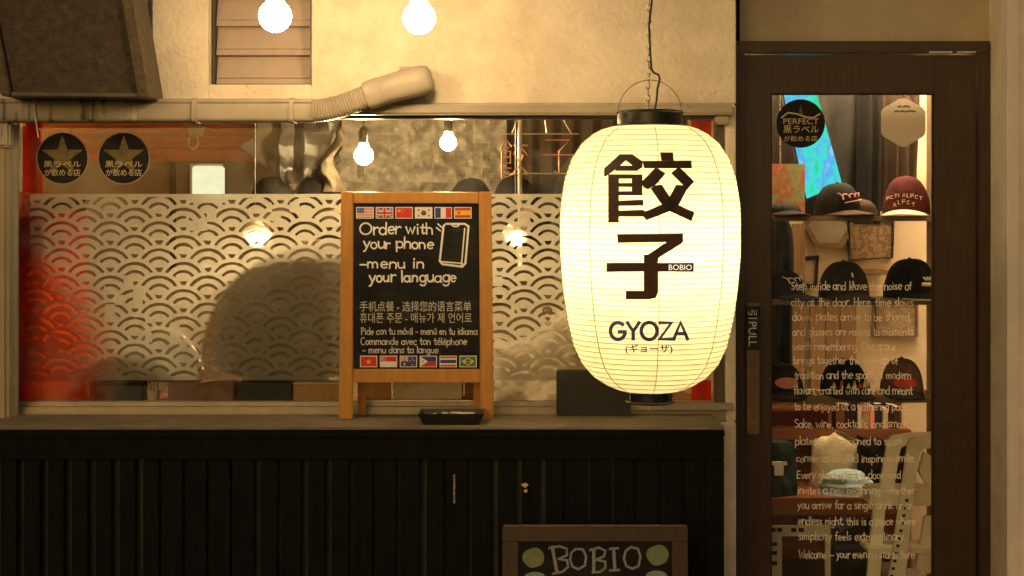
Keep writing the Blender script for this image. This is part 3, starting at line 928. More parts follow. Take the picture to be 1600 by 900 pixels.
# ================================================================== CHALKBOARD ON THE COUNTER
cpl = Plane((0, -.124, zc), (0, -1, -.085))
cb = thing('chalkboard', 'wooden A-frame chalkboard with flags and white chalk writing standing on the counter', 'chalkboard', (P(650, 655, -.1).x, -.1, zc))
mb = MB()
mb.pp([(533, 300), (552, 300), (551, 655), (529, 655)], cpl, 0, -.018)
mb.pp([(748, 300), (768, 300), (771, 655), (751, 655)], cpl, 0, -.018)
mb.pr(552.5, 300.5, 747.5, 318, cpl, -.0005, -.018); mb.pp([(552, 577), (750, 577), (750.5, 598), (551.5, 598)], cpl, -.0005, -.018)
mb.build('frame', M['orange_wood'], cb, bevel=.0025)
mb = MB(); mb.pr(552, 318, 749, 577, cpl, -.006, -.0165)
bd = mb.build('board', M['chalkboard'], cb)
mb = MB()
for xa in (551.5, 738):                      # rear legs, hinged at the top
    a = cpl.at(xa, 304, -.02); b = cpl.at(xa + 12, 304, -.02)
    t_ = Vector((0, .012, 0))
    fr = [a, b, Vector((b.x, -.035, zc + .001)), Vector((a.x, -.035, zc + .001))]
    mb.prism(fr, [v + t_ for v in fr])
mb.build('rear_leg', M['orange_wood'], cb, bevel=.002)
f = on(cpl, -.0055, .00008)
mb = MB()
write(mb, 'Order with', 561, 678, 366, 22, f, 2.5, 0, .05)
write(mb, 'your phone', 567, 678, 388, 20, f, 2.5, 0, .05)
write(mb, '-menu in', 561, 664, 419, 20, f, 2.5, 0, .05)
write(mb, 'your language', 576, 714, 441, 21, f, 2.5, 0, .05)
# the drawn phone
ph_ = [(697, 350), (726, 350), (732, 354), (727, 412), (722, 417), (691, 413), (687, 408), (693, 353), (697, 350)]
vs, fs = ribbon(ph_, 3.2); mb.add([f(v[0], v[1], 1) for v in vs], fs)
for p_ in ([(726, 357), (721, 414)], [(688, 409), (723, 412)], [(706, 352), (709, 354), (715, 354), (717, 352)], [(684, 350), (692, 357)], [(682, 356), (688, 361)]):
    vs, fs = ribbon(p_, 2.2); mb.add([f(v[0], v[1], 2) for v in vs], fs)
mb.build('lettering', M['chalk'], bd)
mb = MB()
typeset(mb, '\u624b\u673a\u70b9\u9910 - \u9009\u62e9\u60a8\u7684\u8bed\u8a00\u83dc\u5355', 562, 471, 736, 487, f, 0)
typeset(mb, '\ud734\ub300\ud3f0 \uc8fc\ubb38 - \uba54\ub274\uac00 \uc81c \uc5b8\uc5b4\ub85c', 562, 489, 737, 505, f, 0)
write(mb, 'Pide con tu m\u00f3vil - men\u00fa en tu idioma', 564, 746, 523, 13, f, 1.5, 0)
write(mb, 'Commande avec ton t\u00e9l\u00e9phone', 563, 730, 539, 13.5, f, 1.6, 0)
write(mb, '- menu dans ta langue', 566, 685, 552, 12.5, f, 1.6, 0)
s = mb.build('small_lettering', M['chalk_dim'], bd)

def flag(x0, y0, x1, y1, kind):
    mb = MB(); g = on(cpl, -.0055, .00025)
    mats = [M['white'], M['red'], M['blue'], M['yellow'], M['green'], M['black']]
    def r_(a, b, c, d, m, k=2): poly(mb, [(x0 + a * (x1 - x0), y0 + b * (y1 - y0)), (x0 + c * (x1 - x0), y0 + b * (y1 - y0)), (x0 + c * (x1 - x0), y0 + d * (y1 - y0)), (x0 + a * (x1 - x0), y0 + d * (y1 - y0))], g, m, k)
    def pg_(pts, m, k=2): poly(mb, [(x0 + a * (x1 - x0), y0 + b * (y1 - y0)) for a, b in pts], g, m, k)
    def st_(cx, cy, r, m, k=3):
        s = star(x0 + cx * (x1 - x0), y0 + cy * (y1 - y0), r)
        for i in range(10): mb.add([g(x0 + cx * (x1 - x0), y0 + cy * (y1 - y0), k), g(*s[i], k), g(*s[(i + 1) % 10], k)], [(0, 1, 2)], m)
    def di_(cx, cy, r, m, k=3): disc(mb, x0 + cx * (x1 - x0), y0 + cy * (y1 - y0), r, g, m, 18, k)
    r_(-.05, -.08, 1.05, 1.08, 0, 0)
    if kind == 'us':
        for i in range(7): r_(0, i / 6.5, 1, (i + .5) / 6.5, 1, 1)
        r_(0, 0, .45, .54, 2)
        for i in range(3):
            for j in range(4): di_(.06 + j * .11, .1 + i * .17, .55, 0)
    if kind == 'uk':
        r_(0, 0, 1, 1, 2, 1)
        pg_([(0, 0), (.1, 0), (1, .88), (1, 1), (.9, 1), (0, .12)], 0, 2); pg_([(1, 0), (1, .12), (.1, 1), (0, 1), (0, .88), (.9, 0)], 0, 3)
        pg_([(0, 0), (.05, 0), (1, .95), (1, 1), (.95, 1), (0, .05)], 1, 4); pg_([(1, 0), (1, .05), (.05, 1), (0, 1), (0, .95), (.95, 0)], 1, 5)
        r_(.38, 0, .62, 1, 0, 6); r_(0, .3, 1, .7, 0, 7); r_(.43, 0, .57, 1, 1, 8); r_(0, .39, 1, .61, 1, 9)
    if kind == 'cn':
        r_(0, 0, 1, 1, 1, 1); st_(.2, .3, 3.6, 3)
        for a, b in ((.38, .12), (.46, .25), (.46, .42), (.38, .56)): st_(a, b, 1.2, 3)
    if kind == 'kr':
        pts = lambda a0, a1: [(.5 + .17 * math.cos(R(a0 + (a1 - a0) * i / 12)), .5 + .27 * math.sin(R(a0 + (a1 - a0) * i / 12))) for i in range(13)]
        pg_(pts(180, 360), 1); pg_(pts(0, 180), 2)
        for a, b in ((.18, .22), (.82, .22), (.18, .78), (.82, .78)):
            for d in (-.07, 0, .07): r_(a - .06, b + d - .02, a + .06, b + d + .02, 5)
    if kind == 'fr': r_(0, 0, .34, 1, 2); r_(.66, 0, 1, 1, 1)
    if kind == 'es': r_(0, 0, 1, 1, 1, 1); r_(0, .26, 1, .74, 3, 2); r_(.2, .36, .32, .64, 1, 3)
    if kind == 'vn': r_(0, 0, 1, 1, 1, 1); st_(.5, .52, 5, 3)
    if kind == 'sg':
        r_(0, 0, 1, .5, 1, 1); di_(.2, .25, 3.2, 0, 2); di_(.255, .25, 3.0, 1, 3)
        for a, b in ((.3, .12), (.25, .22), (.35, .22), (.27, .36), (.33, .36)): di_(a, b, .6, 0, 4)
    if kind == 'au':
        r_(0, 0, 1, 1, 2, 1)
        pg_([(0, 0), (.06, 0), (.5, .44), (.5, .5), (.44, .5), (0, .06)], 0, 2); pg_([(.5, 0), (.5, .06), (.06, .5), (0, .5), (0, .44), (.44, 0)], 0, 3)
        r_(.2, 0, .3, .5, 0, 4); r_(0, .18, .5, .32, 0, 5); r_(.225, 0, .275, .5, 1, 6); r_(0, .22, .5, .28, 1, 7)
        st_(.25, .76, 2.4, 0, 8)
        for a, b in ((.75, .2), (.64, .45), (.86, .4), (.75, .82)): st_(a, b, 1.6, 0, 8)
    if kind == 'ph': r_(0, 0, 1, .5, 2, 1); r_(0, .5, 1, 1, 1, 2); pg_([(0, 0), (.48, .5), (0, 1)], 0, 3); di_(.16, .5, 1.8, 3, 4)
    if kind == 'th': r_(0, 0, 1, .167, 1, 1); r_(0, .833, 1, 1, 1, 1); r_(0, .333, 1, .667, 2, 1)
    if kind == 'br': r_(0, 0, 1, 1, 4, 1); pg_([(.08, .5), (.5, .1), (.92, .5), (.5, .9)], 3, 2); di_(.5, .5, 3.9, 2, 3); vs, fs = ribbon([(x0 + .38 * (x1 - x0), y0 + .46 * (y1 - y0)), (x0 + .62 * (x1 - x0), y0 + .56 * (y1 - y0))], .8); mb.add([g(v[0], v[1], 4) for v in vs], fs, 0)
    return mb.build('flag', mats, bd)
for i, k in enumerate(('us', 'uk', 'cn', 'kr', 'fr', 'es')):
    flag(557.5 + i * 30.6, 325, 582.5 + i * 30.6, 340.5, k)
for i, k in enumerate(('vn', 'sg', 'au', 'ph', 'th', 'br')):
    flag(563.5 + i * 31.1, 557.5, 588 + i * 31.1, 573, k)

# black tray and black board on the counter
ty = -.2
tr = thing('ashtray', 'small black tray with a few scraps in it at the front of the counter', 'tray', P(706, 661, ty))
c_ = P(706, 0, ty); zb_ = zc
mb = MB()
hw0, hw1, d0, d1, h_ = .086, .105, .05, .062, .036
o = [(-hw0, -d0, 0), (hw0, -d0, 0), (hw0, d0, 0), (-hw0, d0, 0), (-hw1, -d1, h_), (hw1, -d1, h_), (hw1, d1, h_), (-hw1, d1, h_),
     (-hw1 + .006, -d1 + .006, h_), (hw1 - .006, -d1 + .006, h_), (hw1 - .006, d1 - .006, h_), (-hw1 + .006, d1 - .006, h_),
     (-hw0 + .004, -d0 + .004, .006), (hw0 - .004, -d0 + .004, .006), (hw0 - .004, d0 - .004, .006), (-hw0 + .004, d0 - .004, .006)]
fs = [(0, 1, 2, 3)]
for a in (0, 4, 8):
    for i in range(4): fs.append((a + i, a + (i + 1) % 4, a + 4 + (i + 1) % 4, a + 4 + i))
fs.append((12, 13, 14, 15))
mb.add([(c_.x + a, ty + b, zb_ + z) for a, b, z in o], fs)
mb.build('dish', M['black'], tr, bevel=.0015)
mb = MB()
for i in range(9):
    a = random.uniform(-.07, .07); b = random.uniform(-.035, .04); an = random.uniform(0, PI)
    d = Vector((math.cos(an), math.sin(an), random.uniform(-.1, .3))) * random.uniform(.015, .03)
    p0 = Vector((c_.x + a, ty + b, zb_ + random.uniform(.014, .032)))
    mb.tube([p0 - d, p0 + d], .004, 6)
mb.build('scraps', M['cream_cloth'], tr)

bb = thing('black_box', 'plain black box standing on the counter half behind the lantern', 'box', P(925, 650, -.06))
xb0, xb1 = P(870, 0, -.09).x, P(985, 0, -.09).x
zt_ = P(0, 580, -.09).z
mb = MB(); mb.box(xb0, xb1, -.09, -.0365, zc + .006, zt_)
mb.build('case', M['black_matte'], bb, bevel=.003)
mb = MB(); mb.box(xb0 - .003, xb1 + .003, -.094, -.036, zc, zc + .0055)
mb.build('foot', M['handle'], bb, bevel=.001)

# ================================================================== LANTERN
LX, LY = P(1015.5, 0, -.45).x, -.45
ls = sc(LY)
LP = [(198, 50), (199, 64), (203, 76), (210, 89), (224, 106), (248, 122), (280, 133), (318, 139), (350, 140.5), (400, 140), (450, 136), (500, 128.5), (540, 119), (568, 106), (588, 88), (601, 68), (608, 52), (610, 44)]
def lz_(py): return 1.5 - (py - 340) / ls
_z = [lz_(a) for a, b in LP][::-1]; _r = [b / ls for a, b in LP][::-1]
def prof(z): return float(np.interp(z, _z, _r))
def hit(px, py, off=0.003):
    y = LY - .2
    for _ in range(40):
        p = P(px, py, y); rr = prof(p.z) + off; dx = p.x - LX
        y = LY - math.sqrt(max(1e-6, rr * rr - dx * dx))
    return P(px, py, y)
m, t, out = new_mat('lantern_paper')
em = t.nodes.new('ShaderNodeEmission'); em.inputs[0].default_value = (*LANT_C, 1); em.inputs[1].default_value = LANT_L
tl = t.nodes.new('ShaderNodeBsdfTranslucent'); t.links.new(ramp(t, noise(t, 30, 6, stretch=(1, 1, 2.5), rough=.65), [(.25, (.62, .545, .39)), (.5, (.75, .68, .50)), (.8, (.82, .76, .58))]), tl.inputs[0])
df = t.nodes.new('ShaderNodeBsdfDiffuse'); df.inputs[0].default_value = (.75, .68, .5, 1)
mx = t.nodes.new('ShaderNodeMixShader'); mx.inputs[0].default_value = .78
ad = t.nodes.new('ShaderNodeAddShader')
t.links.new(df.outputs[0], mx.inputs[1]); t.links.new(tl.outputs[0], mx.inputs[2])
t.links.new(mx.outputs[0], ad.inputs[0]); t.links.new(em.outputs[0], ad.inputs[1]); t.links.new(ad.outputs[0], out.inputs[0])
M['paper'] = m
def glowy(name, c, e, ec):
    m, t, out = new_mat(name)
    b = t.nodes.new('ShaderNodeBsdfPrincipled'); b.inputs['Base Color'].default_value = (*c, 1); b.inputs['Roughness'].default_value = .7
    tl = t.nodes.new('ShaderNodeBsdfTranslucent'); tl.inputs[0].default_value = (*ec, 1)
    mx = t.nodes.new('ShaderNodeMixShader'); mx.inputs[0].default_value = e
    t.links.new(b.outputs[0], mx.inputs[1]); t.links.new(tl.outputs[0], mx.inputs[2]); t.links.new(mx.outputs[0], out.inputs[0])
    return m
M['ink'] = glowy('brown_black_ink', (.030, .014, .010), .12, (.07, .025, .012))
M['blue_ink'] = glowy('slate_ink', (.05, .045, .13), .3, (.09, .08, .22))
M['rib'] = glowy('bamboo_rib', (.55, .36, .13), .35, (.8, .5, .18))
M['seam'] = glowy('brown_thread', (.38, .19, .05), .3, (.5, .25, .08))

lan = thing('paper_lantern', 'large lit paper lantern with bold Japanese lettering hanging before the window', 'lantern', (LX, LY, lz_(630)))
NR = 50
prf = []
zz0, zz1 = lz_(199), lz_(609.5)
for i in range(NR * 4 + 1):
    u = i / (NR * 4)
    z = zz0 + (zz1 - zz0) * u
    prf.append((prof(z) - .0016 * (1 - abs(math.sin(PI * u * NR))), z))
mb = MB(); mb.lathe(prf, LX, LY, 96)
for i_ in range(len(mb.v)):                      # soft vertical creases between the hoops
    x_, y_, z_ = mb.v[i_]; an = math.atan2(y_ - LY, x_ - LX); k_ = 1 + .0022 * math.sin(an * 17 + 3 * math.sin(z_ * 9)) * math.sin(an * 5.3 + z_ * 14)
    mb.v[i_] = (LX + (x_ - LX) * k_, LY + (y_ - LY) * k_, z_)
paper = mb.build('paper_shade', M['paper'], lan, smooth=60)
mb = MB()
for i in range(1, NR):
    z = zz0 + (zz1 - zz0) * i / NR + random.uniform(-.0007, .0007)
    r_ = prof(z) + random.uniform(-.0001, .0005)
    rp = [(r_ - .0009, z - .0010), (r_ + .0004, z - .0006), (r_ + .0004, z + .0006), (r_ - .0009, z + .0010)]
    mb.lathe(rp, LX, LY, 72)
mb.build('bamboo_rib', M['rib'], lan, smooth=60)['label'] = 'thin bamboo hoops inside the paper skin'
mb = MB()
for k in range(8):
    a = -PI / 2 + k * PI / 4
    pts = []
    for i in range(60):
        z = zz0 + (zz1 - zz0) * (i + .5) / 60
        pts.append((LX + (prof(z) + .0012) * math.cos(a), LY + (prof(z) + .0012) * math.sin(a), z))
    mb.tube(pts, .0011, 5)
mb.build('seam_thread', M['seam'], lan)
# lettering on the paper
def conform(polys, ox, oy, k, matn, name, step=6.0, parent=paper):
    mb = MB()
    for idx, pl_ in enumerate(polys):
        vs, fs = pl_
        vs = [(ox + x / k, oy + y / k) for x, y in vs]
        bm = bmesh.new()
        bv = [bm.verts.new((x, y, 0)) for x, y in vs]
        for q in fs:
            try: bm.faces.new([bv[i] for i in q])
            except ValueError: pass
        xs = [v[0] for v in vs]; ys = [v[1] for v in vs]
        c = math.floor(min(xs) / step) * step
        while c < max(xs):
            bmesh.ops.bisect_plane(bm, geom=bm.verts[:] + bm.edges[:] + bm.faces[:], plane_co=(c, 0, 0), plane_no=(1, 0, 0)); c += step
        c = math.floor(min(ys) / step) * step
        while c < max(ys):
            bmesh.ops.bisect_plane(bm, geom=bm.verts[:] + bm.edges[:] + bm.faces[:], plane_co=(0, c, 0), plane_no=(0, 1, 0)); c += step
        bm.verts.index_update()
        mb.add([hit(v.co.x, v.co.y, .0028 + .00025 * (idx % 6)) for v in bm.verts], [[v.index for v in f_.verts] for f_ in bm.faces])
        bm.free()
    return mb.build(name, matn, parent)
def PG(*p): return ([*p], [list(range(len(p)))])
gyo = [PG((165, 300), (335, 145), (400, 145), (400, 208), (345, 262), (300, 300), (240, 345), (185, 385), (165, 385)),
       PG((400, 145), (470, 145), (585, 225), (575, 290), (530, 318), (465, 262), (400, 208)), PG((300, 268), (520, 268), (530, 325), (285, 325)),
       PG((210, 362), (580, 362), (580, 410), (210, 410)), PG((210, 410), (325, 410), (325, 885), (210, 885)), PG((465, 410), (580, 410), (580, 590), (465, 590)),
       PG((325, 460), (465, 460), (465, 498), (325, 498)), PG((325, 545), (465, 545), (465, 590), (325, 590)), PG((325, 650), (590, 640), (590, 695), (325, 700)),
       PG((325, 755), (590, 745), (605, 770), (625, 860), (585, 815), (325, 815)),
       PG((770, 125), (910, 125), (920, 215), (785, 215)), PG((580, 220), (1110, 212), (1115, 297), (600, 297)),
       PG((720, 290), (760, 305), (830, 355), (720, 480), (640, 525), (590, 500), (560, 440), (590, 425)),
       PG((960, 290), (1000, 300), (1140, 440), (1060, 530), (1020, 480), (890, 350)),
       PG((665, 515), (720, 480), (790, 475), (880, 610), (960, 690), (1145, 775), (1110, 870), (870, 760), (790, 690)),
       PG((1060, 530), (1020, 480), (945, 475), (870, 610), (785, 690), (600, 770), (625, 860), (880, 760), (975, 690))]
za_ = [PG((305, 110), (1020, 105), (1020, 195), (960, 240), (840, 195), (315, 205)), PG((840, 195), (960, 240), (755, 365), (745, 420), (595, 420), (595, 330), (640, 330)),
       PG((190, 420), (1135, 420), (1135, 515), (190, 515)), PG((595, 515), (750, 515), (750, 740), (720, 800), (650, 815), (400, 815), (400, 722), (595, 722))]
conform(gyo, 920, 220, 6.92, M['ink'], 'lettering')
conform(za_, 920, 350, 6.92, M['ink'], 'lettering')
def font_polys(text, x0, y0, x1, y1):
    vs, fs = font2d(text, .022)
    return [([(x0 + a * (x1 - x0), y0 + b * (y1 - y0)) for a, b in vs], fs)]
def stroke_polys(text, x0, x1, yb, size, w):
    out = []; adv = sum(G[c][0] for c in text); k = (x1 - x0) / adv; x = x0
    for c in text:
        for s_ in G[c][1]:
            out.append(ribbon([(x + q[0] * k, yb - q[1] * size) for q in s_], w))
        x += G[c][0] * k
    return out
o = conform(stroke_polys('GYOZA', 952, 1076, 530, 32, 5.8), 0, 0, 1, M['blue_ink'], 'lettering')
conform(font_polys('(\u30ae\u30e7\u30fc\u30b6)', 977, 538, 1051, 553), 0, 0, 1, M['blue_ink'], 'lettering')
mb = MB()
vs, fs = font2d('BOBIO')
mb.add([hit(1045 + a * 36, 413.5 + b * 8.5, .0056) for a, b in vs], fs)
mb.build('lettering', emit('emissive_letters', (1.0, .86, .6), .9), paper)  # letters emit in place of lamplight shining through the paper
# rings, bail, hooks, lamp
def ring(py0, py1, r, name, lip=.004):
    za, zb2 = lz_(py0), lz_(py1)
    mb = MB()
    mb.lathe([(r - .012, zb2), (r, zb2), (r + lip, zb2 + .004), (r, zb2 + .008), (r, za - .008), (r + lip, za - .004), (r, za), (r - .012, za), (r - .012, zb2)], LX, LY, 48)
    return mb.build(name, M['black'], lan, smooth=40)
ring(174, 199, 51 / ls, 'top_ring'); ring(608, 629, 37 / ls, 'bottom_ring')
mb = MB()
mb.lathe([(.001, lz_(612)), (34 / ls, lz_(612)), (34 / ls, lz_(614)), (.001, lz_(614))], LX, LY, 32)
mb.build('base_plate', M['black'], lan)
mb = MB()
pts = [(LX + 50 / ls * math.cos(a), LY, lz_(178) + 53 / ls * math.sin(a)) for a in [PI * i / 24 for i in range(25)]]
mb.tube(pts, .0013, 6)
mb.build('bail', M['handle'], lan)
mb = MB()
for sx in (-1, 1):
    x_ = LX + sx * 33 / ls
    mb.tube([(x_, LY - .036, lz_(606)), (x_, LY - .040, lz_(612)), (x_, LY - .040, lz_(626))], .0022, 6)
    mb.build('hook', M['steel'], lan); mb = MB()
mb.tube([(LX + .006 * math.cos(a), LY - .03, lz_(637) + .008 * math.sin(a)) for a in [2 * PI * i / 12 for i in range(13)]], .0012, 5)
mb.build('tassel_ring', M['steel'], lan)
# chain of small links up to the bracket
mb = MB()
zc0 = lz_(125); ztop = 2.62
k = 0; z = zc0 - .004
while z < ztop:
    n_ = 10; L_ = .024; wv = .006
    pts = []
    for i in range(n_ + 1):
        a = 2 * PI * i / n_
        u_, v_ = wv * math.cos(a), L_ / 2 * math.sin(a)
        pts.append((LX - .003 + (u_ if k % 2 else 0), LY + (0 if k % 2 else u_), z + L_ / 2 + v_))
    mb.tube(pts, .0019, 5, caps=False)
    z += L_ - .005; k += 1
z = zc0 - .004
k = 1
while z > lz_(176):
    pts = [(LX - .006 + (.006 * math.cos(2 * PI * i / 10) if k % 2 else 0), LY + (0 if k % 2 else .006 * math.cos(2 * PI * i / 10)), z - .012 + .012 * math.sin(2 * PI * i / 10)) for i in range(11)]
    mb.tube(pts, .0019, 5, caps=False); z -= .019; k += 1
mb.build('chain', M['steel'], lan, smooth=60)
mb = MB()
wp = [(1023, -140), (1021, -30), (1018, 6), (1014, 40), (1016, 80), (1018, 108), (1022, 114), (1029, 117), (1031, 123), (1027, 140), (1026, 155), (1023, 172)]
mb.tube([P(x, y, LY - .012) for x, y in wp], .0032, 8)
mb.build('power_cord', M['rubber'], lan, smooth=60)
mb = MB()
mb.lathe([(.001, lz_(392) + .07), (.018, lz_(392) + .065), (.03, lz_(392) + .03), (.034, lz_(392)), (.028, lz_(392) - .025), (.012, lz_(392) - .036), (.001, lz_(392) - .038)], LX, LY, 20)
mb.build('lamp', emit('lantern_lamp', LANT_C, LANT_IN * 10), lan, smooth=60)
# its bracket
br = thing('lantern_bracket', 'steel bracket arm on the wall above that carries the lantern chain', 'bracket', (LX, -.01, 2.63))
mb = MB(); mb.box(LX - .012, LX + .012, LY - .03, -.01, 2.622, 2.64); mb.box(LX - .03, LX + .03, -.012, -.001, 2.56, 2.68)
mb.build('arm', M['black'], br, bevel=.002)

# ================================================================== BULBS
def bulb(px, py, y, r_px, label, matn, name='light_bulb', top=2.72, group=None, neck=1.0):
    c = P(px, py, y); r_ = r_px / sc(y)
    o = thing(name, label, 'light bulb', c, group)
    prf = []
    for i in range(15):
        a = -PI / 2 + (PI * .80) * i / 14
        prf.append((max(.0006, r_ * math.cos(a)), c.z + r_ * math.sin(a)))
    rn = .46 * r_
    prf += [(rn * 1.18, c.z + r_ * .98), (rn, c.z + r_ * 1.15), (rn, c.z + r_ * 1.35)]
    mb = MB(); mb.lathe(prf, c.x, c.y, 28)
    mb.build('globe', matn, o, smooth=60)
    mb = MB(); z0 = c.z + r_ * 1.352
    mb.lathe([(.001, z0), (rn * 1.12, z0), (rn * 1.2, z0 + .03), (rn * 1.05, z0 + .05), (.008, z0 + .062), (.001, z0 + .064)], c.x, c.y, 18)
    mb.build('socket', M['black'], o, smooth=40)
    mb = MB(); mb.tube([(c.x, c.y, z0 + .06), (c.x, c.y, top)], .003, 6)
    mb.build('cord', M['rubber'], o)
    return o
bulb(430, 25, -.6, 25.5, 'left lit globe bulb before the louvre window', M['bulb'], group='globe bulbs along the shop front')
bulb(655, 28, -.6, 25.5, 'right lit globe bulb before the bare plaster wall', M['bulb'], group='globe bulbs along the shop front')
cw = thing('festoon_cable', 'black cable strung above the picture that carries the globe bulbs', 'cable', (-.5, -.6, 2.72))
mb = MB(); mb.tube([(-2.2, -.6, 2.75), (-1.2, -.6, 2.725), (-.4, -.6, 2.72), (.5, -.6, 2.735), (1.2, -.6, 2.76)], .006, 8)
mb.tube([(-2.2, -.6, 2.75), (-2.2, -.0, 2.75)], .008, 8); mb.tube([(1.2, -.6, 2.76), (1.2, 0.2, 2.76)], .008, 8)
mb.build('cable', M['rubber'], cw, smooth=60)
# ================================================================== INSIDE THE WINDOW
by = 1.695
wp_ = thing('wood_panel', 'brown boards coloured with an orange glow high on the back wall behind the star stickers', 'panel', P(270, 250, by))
mb = MB()
for i in range(5): mb.pr(60, 150 + i * 20.5, 408, 169.6 + i * 20.5, flat(by), .0, -.0 + .02 * 0 - .004)
mb.build('board', mat('glow_tinted_wood', (.64, .18, .045), .5, .3, 7, .1, 60, stretch=(.6, 6, 6)), wp_, bevel=.001)  # orange-red glow behind the stickers is put into this wood colour
po = thing('wall_post', 'thin dark post beside the square lamp at the back', 'post', P(269, 320, by - .02))
mb = MB(); mb.pr(265, 254, 273, 420, flat(by - .03), 0, -.02)
mb.build('post', M['dark_frame'], po)
bl = thing('box_lamp', 'square pale lit lamp on the back wall seen through the window', 'lamp', P(322, 305, 1.6))
mb = MB(); mb.pr(300, 259, 345, 305, flat(1.55), 0, -.09)
mb.build('lamp_shade', M['box_lamp'], bl, bevel=.006)
mb = MB(); mb.pr(297, 256, 348, 308, flat(1.645), 0, -.05)
mb.build('back_plate', M['cream_wall'], bl)
hk = thing('wall_hook', 'cream fitting with a small ring under it on the orange-brown boards', 'hook', P(305, 215, by - .04))
mb = MB(); mb.pp([(291, 196), (322, 196), (315, 214), (296, 214)], flat(by - .04), 0, -.039)
mb.build('mount', M['cream_wall'], hk, bevel=.004)
mb = MB(); c_ = P(302, 222, by - .05); mb.tube([(c_.x + .022 * math.cos(a), c_.y, c_.z + .03 * math.sin(a)) for a in [PI * .75 + 1.6 * PI * i / 14 for i in range(15)]], .006, 6)
mb.build('ring', M['plaster_white'], hk)
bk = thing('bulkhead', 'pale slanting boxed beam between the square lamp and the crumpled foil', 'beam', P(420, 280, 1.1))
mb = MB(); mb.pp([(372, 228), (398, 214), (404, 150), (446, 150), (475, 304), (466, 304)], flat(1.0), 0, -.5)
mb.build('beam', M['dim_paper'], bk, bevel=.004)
fw = thing('foil_sheet', 'crumpled silver foil sheet hung across the room behind the two indoor bulbs', 'foil', P(650, 320, 1.3))
rr = random.Random(5)
tab = {}
def hsh(i, j):
    if (i, j) not in tab: tab[(i, j)] = rr.uniform(-1, 1)
    return tab[(i, j)]
def vn(u, v, k):
    x, y = u * k, v * k; i, j = math.floor(x), math.floor(y); a, b = x - i, y - j
    return (hsh(i, j) * (1 - a) + hsh(i + 1, j) * a) * (1 - b) + (hsh(i, j + 1) * (1 - a) + hsh(i + 1, j + 1) * a) * b
def foilpt(u, v):
    p = P(452 + 340 * u, 120 + 330 * v, 1.3); p.y += .030 * vn(u, v * .8, 9) + .016 * vn(u + 3, v + 2, 26); return p
mb = MB(); mb.sheet(foilpt, 90, 80, .006)
mb.build('sheet', M['foil'], fw)
tp = thing('torn_paper', 'torn dark grey paper stuck on the pale beam above the wave film', 'paper', P(485, 285, 1.2))
def tornpt(u, v):
    x = 438 + 95 * u; y = 190 + 98 * v * (1 - .22 * abs(vn(u, .3, 7))) - 30 * (u > .8) * v
    p = P(x + 3 * vn(u, v, 6), y, .94); p.y += .03 * vn(u, v, 5); return p
mb = MB(); mb.sheet(tornpt, 30, 22, .003)
mb.build('sheet', M['grey_paper'], tp)
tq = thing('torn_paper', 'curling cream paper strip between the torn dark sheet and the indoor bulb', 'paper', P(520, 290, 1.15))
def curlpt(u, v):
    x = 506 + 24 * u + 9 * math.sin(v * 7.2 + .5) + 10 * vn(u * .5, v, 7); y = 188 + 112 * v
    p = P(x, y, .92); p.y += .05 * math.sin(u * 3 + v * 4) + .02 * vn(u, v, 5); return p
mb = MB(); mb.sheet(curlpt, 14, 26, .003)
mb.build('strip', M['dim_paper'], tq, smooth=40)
bulb(568.5, 243, .6, 14.5, 'glowing indoor globe bulb nearer the torn papers', M['in_bulb'], 'light_bulb', 2.258, 'indoor globe bulbs')
bulb(700.5, 223, .6, 12.5, 'glowing indoor globe bulb nearer the unlit neon sign', M['in_bulb'], 'light_bulb', 2.258, 'indoor globe bulbs')
# unlit neon sign on its stand
ns_ = thing('neon_sign', 'unlit pink neon outline sign of two Japanese characters hung on thin rods', 'neon sign', P(835, 302, .5))
pn = flat(.5)
K = lambda pts, ox, oy, s: [pn.at(ox + a * s, oy + b * s, 0) for a, b in pts]
mb = MB()
k1 = [[(0, 26), (15, 0), (28, 16)], [(8, 20), (22, 20)], [(5, 28), (25, 28), (25, 56), (8, 56)], [(5, 28), (5, 92), (28, 84)], [(8, 42), (25, 42)], [(8, 68), (28, 68)], [(8, 76), (22, 76)],
      [(46, -2), (46, 14)], [(32, 14), (66, 14)], [(42, 20), (32, 36)], [(52, 20), (66, 38)], [(56, 36), (46, 62), (30, 84)], [(38, 38), (50, 62), (66, 82)]]
for st in k1: mb.tube(K(st, 781, 218, .66), .0034, 6)
k2 = [[(4, 4), (56, 4), (34, 28), (34, 74), (24, 72)], [(0, 36), (66, 36)]]
for st in k2: mb.tube(K(st, 849, 216, .72), .0034, 6)
mb.build('tube', M['neon_off'], ns_, smooth=60)
mb = MB()
for st in ([(778, 209), (905, 209)], [(790, 271), (905, 271)], [(800, 209), (822, 150)], [(855, 209), (846, 150)], [(893, 209), (860, 150)]):
    mb.tube([pn.at(a, b, -.012) for a, b in st], .0028, 6)
mb.tube([pn.at(812.5, 150, -.012), pn.at(812.5, 420, -.012)], .008, 8)
mb.build('frame', M['steel_rod'], ns_)
dc = thing('dark_curtain', 'dark brown cloth hanging behind the neon sign', 'curtain', P(850, 300, 1.6))
def curtpt(x0, x1, y0, y1, y, amp, nf):
    def fn(u, v):
        p = P(x0 + (x1 - x0) * u, y0 + (y1 - y0) * v, y); p.y += amp * math.sin(u * nf * 2 * PI + .6 * math.sin(v * 3)) * (.6 + .4 * v); return p
    return fn
mb = MB(); mb.sheet(curtpt(776, 1062, 120, 400, 1.4, .03, 9), 90, 12, .006)
mb.build('cloth', M['brown_cloth'], dc, smooth=60)
